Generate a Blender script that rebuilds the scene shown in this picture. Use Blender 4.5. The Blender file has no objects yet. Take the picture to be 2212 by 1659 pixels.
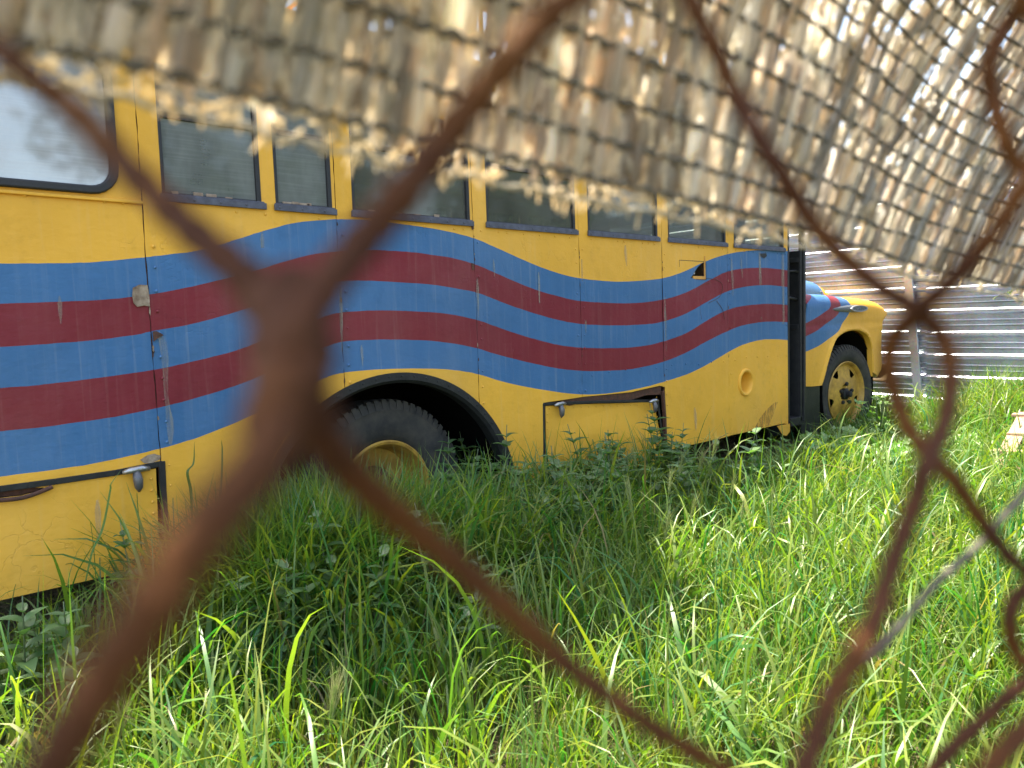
import bpy, math, random
import numpy as np
from mathutils import Vector, Matrix, geometry
random.seed(7); rng = np.random.default_rng(7)
R = math.radians
scn = bpy.context.scene
col = scn.collection

# ------------------------------------------------------------------ camera
F = 1603.0; CX, CY = 1106.0, 829.5; H = 1.06; P = 3.06       # focal length and centre in picture units; eye height; bus side plane y
_d = np.array([1796., 188., -F]); _d /= np.linalg.norm(_d)
_u = -np.array([664., -20000., -F]); _u /= np.linalg.norm(_u)
_u -= _d * (_u @ _d); _u /= np.linalg.norm(_u)
_y = np.cross(_u, _d)
M = np.stack([_d, _y, _u]); C0 = np.array([0, 0, H])
cam = bpy.data.objects.new('camera', bpy.data.cameras.new('camera')); col.objects.link(cam)
mw = Matrix.Identity(4)
for i in range(3):
    for j in range(3): mw[i][j] = M[i][j]
mw.translation = Vector(C0); cam.matrix_world = mw
cd = cam.data; cd.sensor_width = 36; cd.lens = F / 2212 * 36; cd.clip_start = 0.01; cd.clip_end = 600
cd.dof.use_dof = True; cd.dof.focus_distance = 4.2; cd.dof.aperture_fstop = 6.8
scn.camera = cam
# ------------------------------------------------------------------ sky, sun, exposure
SUN_EL = 69.0; SUN_H = np.array([-.35, .94]); SUN_H /= np.linalg.norm(SUN_H)
w = bpy.data.worlds.new('World'); scn.world = w; w.use_nodes = True
nt = w.node_tree; bg = nt.nodes['Background']
sky = nt.nodes.new('ShaderNodeTexSky'); sky.sky_type = 'NISHITA'; sky.sun_disc = False
sky.sun_elevation = R(SUN_EL); sky.sun_rotation = math.atan2(SUN_H[0], SUN_H[1]) % (2 * math.pi)
sky.air_density = 1.0; sky.dust_density = 2.2; sky.ozone_density = 1.0
nt.links.new(sky.outputs[0], bg.inputs[0]); bg.inputs[1].default_value = 0.15
sl = bpy.data.lights.new('sun', 'SUN'); sl.energy = 4.2; sl.angle = R(0.5); sl.color = (1, .97, .92)
sun = bpy.data.objects.new('sun', sl); col.objects.link(sun)
S = Vector((SUN_H[0] * math.cos(R(SUN_EL)), SUN_H[1] * math.cos(R(SUN_EL)), math.sin(R(SUN_EL))))
sun.rotation_euler = S.to_track_quat('Z', 'Y').to_euler(); sun.location = (0, 0, 20)
vs = scn.view_settings; vs.view_transform = 'Standard'; vs.look = 'None'; vs.gamma = 1; vs.exposure = 2.3
vs.use_white_balance = True; vs.white_balance_temperature = 7600; vs.white_balance_tint = 10
scn.cycles.use_denoising = True; scn.cycles.max_bounces = 8; scn.cycles.transparent_max_bounces = 16

# ------------------------------------------------------------------ measuring helpers
def ray(x, y): return M @ np.array([x - CX, CY - y, -F])
def onY(x, y, p=P): v = ray(x, y); return C0 + v * (p / v[1])
def onX(x, y, X): v = ray(x, y); return C0 + v * (X / v[0])
def onZ(x, y, z=0.): v = ray(x, y); return C0 + v * ((z - H) / v[2])
def at(x, y, d): return C0 + ray(x, y) * (d / F)
def SX(x, y, p=P): q = onY(x, y, p); return (q[0], q[2])
def scene_to_pic(p):
    c = M.T @ (np.asarray(p) - C0); return CX + F * c[0] / -c[2], CY - F * c[1] / -c[2]

# ------------------------------------------------------------------ object helpers
class MB:
    def __init__(s): s.v = []; s.f = []; s.m = []; s.c = []
    def add(s, vs, fs, m=0, c=None):
        o = len(s.v); s.v += [tuple(map(float, p)) for p in vs]
        for f in fs: s.f.append(tuple(i + o for i in f)); s.m.append(m)
        s.c += [c if c is not None else (1, 1, 1)] * len(vs)
    def box(s, a, b, m=0, c=None):
        x0, y0, z0 = a; x1, y1, z1 = b
        s.add([(x0,y0,z0),(x1,y0,z0),(x1,y1,z0),(x0,y1,z0),(x0,y0,z1),(x1,y0,z1),(x1,y1,z1),(x0,y1,z1)],
              [(0,3,2,1),(4,5,6,7),(0,1,5,4),(1,2,6,5),(2,3,7,6),(3,0,4,7)], m, c)
    def bar(s, a, b, w_, h_, m=0, up=(0,0,1), c=None):
        a = Vector(a); b = Vector(b); t = (b - a).normalized(); u = Vector(up); sd = t.cross(u).normalized(); u = sd.cross(t)
        vs = []
        for p in (a, b):
            for i, j in ((-1,-1),(1,-1),(1,1),(-1,1)): vs.append(p + sd * (w_ * i / 2) + u * (h_ * j / 2))
        s.add(vs, [(3,2,1,0),(4,5,6,7),(0,1,5,4),(1,2,6,5),(2,3,7,6),(3,0,4,7)], m, c)
    def tube(s, pts, r, n=8, m=0, c=None, cap=True):
        pts = [Vector(p) for p in pts]; k = len(pts)
        rr = r if hasattr(r, '__len__') else [r] * k
        t0 = (pts[1] - pts[0]).normalized(); nrm = t0.orthogonal().normalized(); vs = []
        for i, p in enumerate(pts):
            t = (pts[min(i + 1, k - 1)] - pts[max(i - 1, 0)]).normalized()
            nrm = (nrm - t * nrm.dot(t)).normalized(); b = t.cross(nrm)
            for j in range(n):
                a = 2 * math.pi * j / n; vs.append(p + (nrm * math.cos(a) + b * math.sin(a)) * rr[i])
        fs = [(i*n+j, i*n+(j+1)%n, (i+1)*n+(j+1)%n, (i+1)*n+j) for i in range(k-1) for j in range(n)]
        if cap: fs += [tuple(reversed(range(n))), tuple(range((k-1)*n, k*n))]
        s.add(vs, fs, m, c)
    def lathe(s, prof, o, axis, n=48, m=0, up=(0,0,1), mats=None):     # prof: (r, along axis)
        ax = Vector(axis).normalized(); u = Vector(up); u = (u - ax * u.dot(ax)).normalized(); b = ax.cross(u); o = Vector(o); vs = []
        for r_, h_ in prof:
            for j in range(n):
                a = 2 * math.pi * j / n; vs.append(o + ax * h_ + (u * math.cos(a) + b * math.sin(a)) * r_)
        for i in range(len(prof) - 1):
            pass
        fs = [(i*n+j, (i+1)*n+j, (i+1)*n+(j+1)%n, i*n+(j+1)%n) for i in range(len(prof)-1) for j in range(n)]
        base = len(s.f); s.add(vs, fs, m)
        if mats:
            for i in range(len(prof)-1):
                for j in range(n): s.m[base+i*n+j] = mats[i]
    def dome(s, p, r, nrm=(0,-1,0), m=0, h=.6):
        n = Vector(nrm); a = n.orthogonal().normalized(); b = n.cross(a); p = Vector(p); vs = []
        for k, (rr, hh) in enumerate(((1, 0), (.75, .66))):
            for j in range(7):
                t = 2*math.pi*j/7; vs.append(p + (a*math.cos(t) + b*math.sin(t))*r*rr + n*r*h*hh)
        vs.append(p + n * r * h)
        fs = [(j, (j+1)%7, 7+(j+1)%7, 7+j) for j in range(7)] + [(7+j, 7+(j+1)%7, 14) for j in range(7)]
        s.add(vs, fs, m)
    def build(s, name, mats, parent=None, smooth=False, bevel=0, solid=0):
        used = sorted({i for f in s.f for i in f})
        if len(used) < len(s.v):
            mp = {v: i for i, v in enumerate(used)}; s.v = [s.v[i] for i in used]; s.c = [s.c[i] for i in used]; s.f = [tuple(mp[i] for i in f) for f in s.f]
        me = bpy.data.meshes.new(name); me.from_pydata(s.v, [], s.f); me.validate()
        if not isinstance(mats, (list, tuple)): mats = [mats]
        for q in mats: me.materials.append(q)
        if len(me.polygons) == len(s.m): me.polygons.foreach_set('material_index', s.m)
        if any(c != (1,1,1) for c in s.c):
            ca = me.color_attributes.new('tone', 'FLOAT_COLOR', 'POINT')
            ca.data.foreach_set('color', np.concatenate([np.array(s.c, dtype=np.float32), np.ones((len(s.c),1),np.float32)],1).ravel())
        if smooth:
            me.polygons.foreach_set('use_smooth', [True]*len(me.polygons))
        o = bpy.data.objects.new(name, me); col.objects.link(o)
        if smooth == 'auto':
            me.set_sharp_from_angle(angle=R(38))
        if solid:
            md = o.modifiers.new('solid', 'SOLIDIFY'); md.thickness = solid; md.offset = -1
        if bevel:
            md = o.modifiers.new('bevel', 'BEVEL'); md.width = bevel; md.segments = 2; md.limit_method = 'ANGLE'; md.angle_limit = R(35)
        if parent is not None: setpar(o, parent)
        return o
def wm(o):
    return (wm(o.parent) @ o.matrix_parent_inverse @ o.matrix_basis) if o.parent else o.matrix_basis.copy()
def setpar(o, p):
    o.parent = p; o.matrix_parent_inverse = wm(p).inverted()
def tag(o, label=None, cat=None, group=None, kind=None):
    if label: o['label'] = label
    if cat: o['category'] = cat
    if group: o['group'] = group
    if kind: o['kind'] = kind
    return o
def empty(name, loc, label, cat, group=None):
    o = bpy.data.objects.new(name, None); col.objects.link(o); o.location = loc; o.empty_display_size = .1
    o.matrix_basis = Matrix.Translation(Vector(loc))
    return tag(o, label, cat, group)
def npmesh(name, V, Fq, mats, colors=None, smooth=False, parent=None):
    me = bpy.data.meshes.new(name); n = Fq.shape[1]
    me.vertices.add(len(V)); me.vertices.foreach_set('co', V.astype(np.float32).ravel())
    me.loops.add(Fq.size); me.loops.foreach_set('vertex_index', Fq.astype(np.int32).ravel())
    me.polygons.add(len(Fq)); me.polygons.foreach_set('loop_start', np.arange(0, Fq.size, n, dtype=np.int32))
    me.polygons.foreach_set('loop_total', np.full(len(Fq), n, np.int32))
    if smooth: me.polygons.foreach_set('use_smooth', np.ones(len(Fq), bool))
    me.update(calc_edges=True)
    if colors is not None:
        ca = me.color_attributes.new('tone', 'FLOAT_COLOR', 'POINT')
        ca.data.foreach_set('color', np.concatenate([colors, np.ones((len(V),1))],1).astype(np.float32).ravel())
    for q in (mats if isinstance(mats, (list, tuple)) else [mats]): me.materials.append(q)
    o = bpy.data.objects.new(name, me); col.objects.link(o)
    if parent is not None: setpar(o, parent)
    return o
def catmull(pts, n=8):
    pts = [np.asarray(p, float) for p in pts]; out = []
    q = [2*pts[0]-pts[1]] + pts + [2*pts[-1]-pts[-2]]
    for i in range(1, len(q)-2):
        for j in range(n):
            t = j/n; a, b, c, d = q[i-1], q[i], q[i+1], q[i+2]
            out.append(.5*((2*b)+(c-a)*t+(2*a-5*b+4*c-d)*t*t+(3*b-a-3*c+d)*t**3))
    out.append(pts[-1]); return out

# ------------------------------------------------------------------ materials
class NT:
    def __init__(s, name):
        s.mat = bpy.data.materials.new(name); s.mat.use_nodes = True; s.t = s.mat.node_tree; s.t.nodes.clear()
        s.out = s.n('ShaderNodeOutputMaterial'); s.co = s.n('ShaderNodeTexCoord')
    def n(s, k): return s.t.nodes.new(k)
    def l(s, a, b): s.t.links.new(a, b)
    def noise(s, scale, detail=4, rough=.55, vec=None, sc=None, dist=0):
        q = s.n('ShaderNodeTexNoise'); q.inputs['Scale'].default_value = scale; q.inputs['Detail'].default_value = detail
        q.inputs['Roughness'].default_value = rough; q.inputs['Distortion'].default_value = dist
        v = vec or s.co.outputs['Object']
        if sc:
            mp = s.n('ShaderNodeMapping'); mp.inputs['Scale'].default_value = sc; s.l(v, mp.inputs[0]); v = mp.outputs[0]
        s.l(v, q.inputs['Vector']); return q.outputs['Fac']
    def ramp(s, fac, a, b, va=0., vb=1.):
        q = s.n('ShaderNodeMapRange'); s.l(fac, q.inputs[0]); q.inputs[1].default_value = a; q.inputs[2].default_value = b
        q.inputs[3].default_value = va; q.inputs[4].default_value = vb; return q.outputs[0]
    def mix(s, fac, a, b, mode='MIX'):
        q = s.n('ShaderNodeMix'); q.data_type = 'RGBA'; q.blend_type = mode
        for inp, v in ((0, fac), (6, a), (7, b)):
            if isinstance(v, (int, float)): q.inputs[inp].default_value = v
            elif isinstance(v, tuple): q.inputs[inp].default_value = (*v, 1) if len(v) == 3 else v
            else: s.l(v, q.inputs[inp])
        return q.outputs[2]
    def math(s, op, a, b=None):
        q = s.n('ShaderNodeMath'); q.operation = op
        for i, v in enumerate((a, b)):
            if v is None: continue
            if isinstance(v, (int, float)): q.inputs[i].default_value = v
            else: s.l(v, q.inputs[i])
        return q.outputs[0]
    def bump(s, h, strength=.3, dist=.01, nrm=None):
        q = s.n('ShaderNodeBump'); q.inputs['Strength'].default_value = strength; q.inputs['Distance'].default_value = dist
        s.l(h, q.inputs['Height'])
        if nrm: s.l(nrm, q.inputs['Normal'])
        return q.outputs[0]
    def pr(s, colr, rough=.5, metal=0., nrm=None, spec=.5):
        q = s.n('ShaderNodeBsdfPrincipled')
        for k, v in (('Base Color', colr), ('Roughness', rough), ('Metallic', metal), ('Specular IOR Level', spec)):
            if isinstance(v, tuple): q.inputs[k].default_value = (*v, 1)
            elif isinstance(v, (int, float)): q.inputs[k].default_value = v
            else: s.l(v, q.inputs[k])
        if nrm: s.l(nrm, q.inputs['Normal'])
        return q.outputs[0]
    def end(s, sh): s.l(sh, s.out.inputs[0]); return s.mat

def paint(name, c, dust=(.55,.52,.42), amt=.22, crack=.5):
    t = NT(name)
    big = t.noise(1.3, 5, .6); streak = t.noise(1, 5, .65, sc=(16, 16, .8)); fine = t.noise(60, 3)
    streak2 = t.noise(1, 3, .6, sc=(45, 45, 1.6))
    dark = tuple(x*.62 for x in c); lite = tuple(min(1, x*.8 + d*.28) for x, d in zip(c, dust))
    a = t.mix(t.ramp(big, .35, .7, 0, .52), c, dark)
    a = t.mix(t.ramp(t.noise(.9, 6, .62, sc=(1,1,.6)), .48, .75, 0, .30), a, lite)
    a = t.mix(t.math('MULTIPLY', t.ramp(streak, .5, .72), amt*1.6), a, lite)
    a = t.mix(t.math('MULTIPLY', t.ramp(streak2, .57, .75), amt), a, dust)
    a = t.mix(t.math('MULTIPLY', t.ramp(t.noise(9, 6, .7), .56, .7), .3), a, dark)
    chip = t.ramp(t.noise(7, 9, .72, dist=.6), .715, .73)
    a = t.mix(chip, a, (.2, .12, .07))
    crackv = t.n('ShaderNodeTexVoronoi'); crackv.feature = 'DISTANCE_TO_EDGE'; crackv.inputs['Scale'].default_value = 5.5
    nz = t.n('ShaderNodeTexNoise'); nz.inputs['Scale'].default_value = 6; nz.inputs['Detail'].default_value = 5; t.l(t.co.outputs['Object'], nz.inputs[0])
    vm = t.n('ShaderNodeVectorMath'); vm.operation = 'MULTIPLY_ADD'; vm.inputs[1].default_value = (.4,.4,.4)
    t.l(nz.outputs['Color'], vm.inputs[0]); t.l(t.co.outputs['Object'], vm.inputs[2]); t.l(vm.outputs[0], crackv.inputs['Vector'])
    mask = t.ramp(t.noise(1.7, 3), .53, .6)
    ck = t.math('MULTIPLY', t.ramp(crackv.outputs['Distance'], 0, .018, 1, 0), mask)
    a = t.mix(t.math('MULTIPLY', ck, crack), a, dark)
    h = t.math('ADD', t.math('MULTIPLY', t.noise(3.2, 4, .5), 1.6), t.math('MULTIPLY', fine, .12))
    h = t.math('ADD', h, t.math('MULTIPLY', t.noise(24, 4, .6, sc=(.6, .6, 1.6)), .22))
    h = t.math('SUBTRACT', h, t.math('MULTIPLY', ck, .7*crack)); h = t.math('SUBTRACT', h, t.math('MULTIPLY', chip, .3))
    return t.end(t.pr(a, t.ramp(big, .3, .7, .42, .62), 0, t.bump(h, .5, .014), .3))
def simple(name, c, rough=.6, metal=0., var=.35, scale=12, bump=.3, c2=None, spec=.5, bd=.004):
    t = NT(name); f = t.noise(scale, 6, .62)
    a = t.mix(t.ramp(f, .3, .72), c, c2 or tuple(x*(1-var) for x in c))
    return t.end(t.pr(a, rough, metal, t.bump(t.noise(scale*4, 4), bump, bd), spec))
mY = paint('yellow_paint', (.85, .43, .050), amt=.07, crack=.26); mB = paint('blue_paint', (.040, .150, .325), amt=.11, crack=.15); mR = paint('maroon_paint', (.215, .018, .029), amt=.05, crack=.2)
PAINT = [mY, mB, mR]
mBlack = simple('black_paint', (.012,.013,.015), .5, scale=20, c2=(.028,.028,.028), spec=.3)
mRubber = simple('black_rubber', (.018,.018,.02), .55, scale=30)
mDark = simple('shade_black', (.007,.006,.0055), .95, spec=.1)  # near-black puts the shade of recesses and underbody into the colour
mLining = simple('beige_lining', (.30,.24,.16), .7, c2=(.16,.13,.09), scale=6)
mSill = simple('grey_blue_metal', (.11,.12,.16), .5, .2, c2=(.05,.05,.065), scale=25)
mChrome = simple('worn_pot_metal', (.5,.5,.5), .38, .85, c2=(.22,.21,.2), scale=30)
mHinge = simple('dark_grey_metal', (.09,.095,.11), .45, .3, c2=(.16,.15,.14), scale=22)
mRust = simple('rusty_steel', (.13,.05,.028), .85, c2=(.05,.025,.018), scale=40, bump=.8)
mRustPatch = simple('rusty_filler', (.42,.33,.24), .85, c2=(.10,.045,.022), scale=22, bump=.8)
mSoilStone = simple('rough_stone', (.32,.26,.2), .95, c2=(.16,.12,.09), scale=9, bump=.9, bd=.02)
mWood = simple('weathered_plank', (.36,.225,.155), .85, c2=(.22,.14,.10), scale=10)
mBumper = simple('dirty_bumper_paint', (.16,.11,.05), .5, c2=(.07,.05,.03), scale=14)
mSeat = simple('grey_vinyl', (.32,.32,.30), .6, c2=(.16,.16,.15), scale=9)
mEmblem = simple('emblem_grey', (.10,.12,.13), .35, .5, c2=(.16,.18,.19), scale=60)
mEmblemLt = simple('emblem_light', (.32,.34,.36), .35, .5, c2=(.22,.24,.25), scale=60)
mConc = simple('concrete', (.27,.26,.24), .9, c2=(.17,.16,.14), scale=8, bump=.6, bd=.01)
mBark = simple('bark', (.12,.08,.05), .9, c2=(.05,.035,.025), scale=20, bump=.9, bd=.02)

def tyre_mat():
    t = NT('dusty_tyre'); f = t.noise(9, 6, .65)
    a = t.mix(t.ramp(f, .35, .7), (.020,.020,.021), (.062,.054,.044))
    return t.end(t.pr(a, .78, 0, t.bump(t.noise(50, 4), .3, .003)))
mTyre = tyre_mat()
def leafmat(name, gloss=.1, rough=.35, trans=.42, tint=(.75,1.0,.25)):
    t = NT(name); at_ = t.n('ShaderNodeAttribute'); at_.attribute_name = 'tone'
    nz = t.noise(30, 2); c = t.mix(t.ramp(nz, .3, .7, 0, .25), at_.outputs['Color'], (.05,.09,.02))
    d = t.n('ShaderNodeBsdfDiffuse'); t.l(c, d.inputs[0])
    tr = t.n('ShaderNodeBsdfTranslucent'); t.l(t.mix(.75, c, tint, 'MULTIPLY'), tr.inputs[0])
    q = t.mix(1.0, c, (1.6,1.6,1.6), 'MULTIPLY'); t.l(t.mix(.8, q, tint, 'MULTIPLY'), tr.inputs[0])
    m1 = t.n('ShaderNodeMixShader'); m1.inputs[0].default_value = trans; t.l(d.outputs[0], m1.inputs[1]); t.l(tr.outputs[0], m1.inputs[2])
    g = t.n('ShaderNodeBsdfGlossy'); g.inputs['Roughness'].default_value = rough; g.inputs[0].default_value = (.9,.95,.9,1)
    m2 = t.n('ShaderNodeMixShader'); m2.inputs[0].default_value = gloss; t.l(m1.outputs[0], m2.inputs[1]); t.l(g.outputs[0], m2.inputs[2])
    return t.end(m2.outputs[0])
mGrass = leafmat('grass_blade', .03, .42, .48, (.85,1.0,.2))
mLeaf = leafmat('weed_leaf', .07, .45, .35)
mTreeLeaf = leafmat('tree_leaf', .008, .5, .3)
mReed = leafmat('dry_reed', .02, .5, .62, (1.12,1.09,1.04))
mStraw = leafmat('dry_straw', .03, .6, .3, (1,.85,.6))

def glass(name, dust=.3, refl=.22, dustc=(.32,.34,.33), tint=(.75,.8,.78)):
    t = NT(name)
    tr = t.n('ShaderNodeBsdfTransparent'); tr.inputs[0].default_value = (*tint, 1)
    g = t.n('ShaderNodeBsdfGlossy'); g.inputs['Roughness'].default_value = .06; g.inputs[0].default_value = (.8,.85,.85,1)
    t.l(t.bump(t.noise(1.4, 2), .05, .02), g.inputs['Normal'])
    m1 = t.n('ShaderNodeMixShader'); m1.inputs[0].default_value = refl; t.l(tr.outputs[0], m1.inputs[1]); t.l(g.outputs[0], m1.inputs[2])
    d = t.n('ShaderNodeBsdfDiffuse'); t.l(t.mix(t.noise(5, 4), dustc, tuple(x*.6 for x in dustc)), d.inputs[0])
    s1 = t.ramp(t.noise(1, 5, .6, sc=(5,5,2.2)), .3, .75, dust*.7, dust*1.4)
    s2 = t.ramp(t.noise(1, 2, .5, sc=(3,3,120)), .45, .65, 0, dust*.15)
    m2 = t.n('ShaderNodeMixShader'); t.l(t.math('ADD', s1, s2), m2.inputs[0]); t.l(m1.outputs[0], m2.inputs[1]); t.l(d.outputs[0], m2.inputs[2])
    return t.end(m2.outputs[0])
mGlass = glass('dusty_glass', .42, .12, (.19,.19,.16), (.6,.66,.63))
mGlassDirty = glass('very_dusty_glass', .66, .14, (.27,.29,.27), (.55,.6,.58))
mGlassSky = glass('sky_pale_glass', .5, .38, (.62,.60,.60), (.5,.5,.5))  # pale diffuse share stands in for reflected sky

def galv():
    t = NT('galvanised_sheet'); f = t.noise(3, 5, .6); sp = t.n('ShaderNodeTexVoronoi'); sp.inputs['Scale'].default_value = 60; t.l(t.co.outputs['Object'], sp.inputs['Vector'])
    a = t.mix(t.ramp(f, .35, .7), (.47,.52,.60), (.36,.385,.42)); a = t.mix(.12, a, sp.outputs['Color'])
    st = t.ramp(t.noise(1, 4, .6, sc=(1,9,1.5)), .56, .75, 0, .2); a = t.mix(st, a, (.6,.6,.6))
    return t.end(t.pr(a, t.ramp(t.noise(2.2, 4), .3, .7, .28, .5), .95, t.bump(t.noise(2.5, 3), .25, .02)))
mGalv = galv()
def wire_mat():
    t = NT('rusty_wire'); f = t.noise(240, 6, .7); g = t.noise(35, 4)
    a = t.mix(t.ramp(f, .35, .7), (.074,.029,.016), (.040,.017,.010)); a = t.mix(t.ramp(g, .42, .62), a, (.098,.038,.011))
    return t.end(t.pr(a, .75, 0, t.bump(f, .8, .0008), .08))
mWire = wire_mat()
mTwine = simple('dark_twine', (.15,.135,.10), .9, c2=(.07,.062,.048), scale=200, bump=.5, bd=.001)
mFibre = simple('pale_fibre', (.5,.45,.34), .9, c2=(.28,.24,.17), scale=120, bump=.5, bd=.001)
def ground_mat():
    t = NT('soil'); f = t.noise(2.2, 8, .65); g = t.noise(28, 6, .7)
    a = t.mix(t.ramp(f, .35, .65), (.085,.062,.038), (.055,.06,.022)); a = t.mix(t.ramp(g, .5, .7), a, (.18,.14,.085))
    return t.end(t.pr(a, .95, 0, t.bump(t.noise(22, 7, .7), 1, .04), .2))
mSoil = ground_mat()

# ------------------------------------------------------------------ ground
def gz(x, y):
    x = np.asarray(x, float); y = np.asarray(y, float)
    z = -.09 + .02*np.sin(x*2.1+1)*np.cos(y*1.7) + .012*np.sin(x*5.3+y*4.1)
    z = z + .03*np.exp(-((x-1.4)/.6)**2-((y-2.3)/.35)**2) + .06*np.exp(-((x-8.2)/1.1)**2-((y-1.9)/.6)**2)
    return z
def axis_pts(lo, hi, mid0, mid1, st):
    a = list(np.arange(mid0, mid1, st)); q = mid1; s_ = st
    while q < hi: a.append(q); s_ *= 1.35; q += s_
    a.append(hi); q = mid0; s_ = st; b = []
    while q > lo: s_ *= 1.35; q -= s_; b.append(max(q, lo))
    return np.array(sorted(set([round(v, 4) for v in a + b])))
gx = axis_pts(-150, 150, -1.5, 9.5, .11); gy = axis_pts(-150, 150, -1.5, 6.5, .11)
GX, GY = np.meshgrid(gx, gy); fade = np.exp(-np.maximum(0, np.hypot(GX-4, GY-2.5)-6)/6)
GZ = gz(GX, GY)*fade + (1-fade)*-.09
V = np.stack([GX.ravel(), GY.ravel(), GZ.ravel()], 1); nx = len(gx); ny = len(gy)
ii, jj = np.meshgrid(np.arange(nx-1), np.arange(ny-1)); b0 = (jj*nx+ii).ravel()
tag(npmesh('ground', V, np.stack([b0, b0+1, b0+nx+1, b0+nx], 1), mSoil, smooth=True), kind='structure')

# ------------------------------------------------------------------ corrugated fence beyond the bus
FX = 8.65
def corrugated():
    root = empty('metal_fence', (FX, 3.5, 0), 'shiny galvanised metal sheet fence with horizontal ribs across the end of the yard', 'fence')
    prof = [(0,0)]; z = .075
    pts = []
    pitch = .235
    for k in range(11):
        b = z + k*pitch
        pts += [(b, 0), (b+.022, -.026), (b+.048, -.026), (b+.07, 0), (b+.112, 0), (b+.122, -.016), (b+.126, -.016), (b+.132, 0), (b+.164, 0), (b+.175, -.018), (b+.180, -.018), (b+.187, 0)]
    for (y0, y1, off, dz) in ((-1.6, .7, .004, .012), (.69, 2.98, 0, -.004), (2.97, 5.3, .004, .010), (5.29, 7.6, 0, -.006), (7.59, 9.9, .004, .004)):
        mb = MB(); vs = []; ny_ = 8
        for i in range(ny_+1):
            yy = y0+(y1-y0)*i/ny_
            for (zz, dx) in pts: vs.append((FX+dx+off+.006*math.sin(yy*2.3+zz*3), yy, zz+dz+(yy-2.9)*.004))
        n = len(pts)
        mb.add(vs, [(i*n+j, i*n+j+1, (i+1)*n+j+1, (i+1)*n+j) for i in range(ny_) for j in range(n-1)])
        mb.build('metal_sheet', mGalv, root, solid=.001)
    for (a, b) in ((onX(1985, 872, FX-.07), onX(1960, 575, FX-.07)), ((FX-.07, .6, -.1), (FX-.07, .6, 2.5)), ((FX-.07, 5.4, -.1), (FX-.07, 5.4, 2.5))):
        a = Vector(a); b = Vector(b); t = (b-a).normalized(); a = a - t*.12; b = a + t*(2.5)
        mb = MB(); mb.bar(a, b, .085, .035, up=(1,0,0)); 
        mb.build('post', mGalv, root, bevel=.003)
    mb = MB(); mb.box((FX+.05, -1.6, 2.2), (FX+.09, 9.9, 2.26)); mb.build('rail', mGalv, root)
    return root
corrugated()
mb = MB(); mb.box((FX-.03, -2, -.25), (FX+.15, 10, .068)); o = mb.build('concrete_kerb', mConc, bevel=.01)
tag(o, 'low concrete footing under the metal sheet fence', 'footing')

# ------------------------------------------------------------------ bus side: paint bands measured on the body
def curve(*pp): return catmull([np.array(SX(*p)) for p in pp], 5)
D0 = [(-60,570),(0,569.5),(100,568.5),(185,567),(250,562),(310,556),(370,549),(425,542),(480,527),(530,511),(580,496),(640,481),(715,474),(765,474),(820,478),(875,485),(950,496),(1022,514),(1065,532),(1106,550),(1156,572),(1206,590),(1251,601),(1306,607),(1356,608),(1426,602),(1476,587),(1521,566),(1571,549),(1621,541.5),(1660,540.5),(1703,542.5),(1730,545)]
D1 = [(-60,657),(0,656),(100,652.5),(200,649),(290,641),(325,636),(400,622),(475,605),(550,585),(620,563),(680,549),(740,542),(800,540),(850,542),(900,546),(975,557),(1025,571),(1065,587),(1106,605),(1156,625),(1206,640),(1251,650),(1306,654),(1366,655),(1428,648),(1481,632),(1531,606),(1568,588),(1606,580),(1656,579),(1703,584),(1730,588)]
D2 = [(-60,751),(0,749),(100,743),(200,735),(290,724),(325,716),(400,703),(475,684),(560,657),(640,629),(710,610),(775,606),(850,609),(940,616),(1025,631),(1065,645),(1106,660.5),(1156,677),(1206,691),(1256,700),(1331,703),(1386,701),(1428,696),(1481,677),(1531,650),(1568,631),(1606,620),(1656,616),(1703,620),(1730,624)]
D3 = [(-60,841),(0,838),(60,834),(125,827),(225,815),(325,800),(400,785),(500,760),(555,740),(620,713),(695,686),(725,677),(785,671.5),(850,671),(950,676),(1025,690),(1065,703),(1106,717.5),(1156,732.5),(1206,745),(1256,751),(1331,752),(1386,748),(1428,739),(1481,720),(1531,690),(1571,670),(1606,661),(1656,656.5),(1703,659),(1730,662)]
D4 = [(-60,937),(0,932),(80,924),(150,915),(250,900),(350,879),(450,852),(520,829),(590,800),(650,771),(700,750),(740,738.5),(800,734),(875,734),(950,738),(1025,751),(1065,763),(1106,774),(1156,786),(1206,796),(1256,801),(1306,801),(1366,797),(1431,782),(1481,762),(1531,735),(1571,716),(1606,702.5),(1656,695),(1703,696),(1730,698)]
D5 = [(-60,1037),(0,1030),(100,1017),(200,1002),(300,980),(375,961),(450,937),(550,895),(600,870),(660,838),(710,813),(760,803),(850,796.5),(950,797),(1000,802),(1035,809),(1097,827),(1179,843),(1257,852),(1322,849),(1384,838),(1433,825),(1475,812),(1512,796),(1556,771),(1580,757),(1610,743),(1645,734),(1680,733),(1703,735),(1730,740)]
BANDS = []
for D in (D0, D1, D2, D3, D4, D5):
    c = np.array(curve(*D)); BANDS.append(c)
def zat(k, x): return np.interp(x, BANDS[k][:,0], BANDS[k][:,1])
def band(x, z):
    b = [zat(k, x) for k in range(6)]
    if z > b[0] or z < b[5]: return 0
    if z > b[1]: return 1
    if z > b[2]: return 2
    if z > b[3]: return 1
    if z > b[4]: return 2
    return 1
def inpoly(x, y, poly):
    r = False; n = len(poly); j = n-1
    for i in range(n):
        xi, yi = poly[i][0], poly[i][1]; xj, yj = poly[j][0], poly[j][1]
        if (yi > y) != (yj > y) and x < (xj-xi)*(y-yi)/(yj-yi)+xi: r = not r
        j = i
    return r
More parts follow.
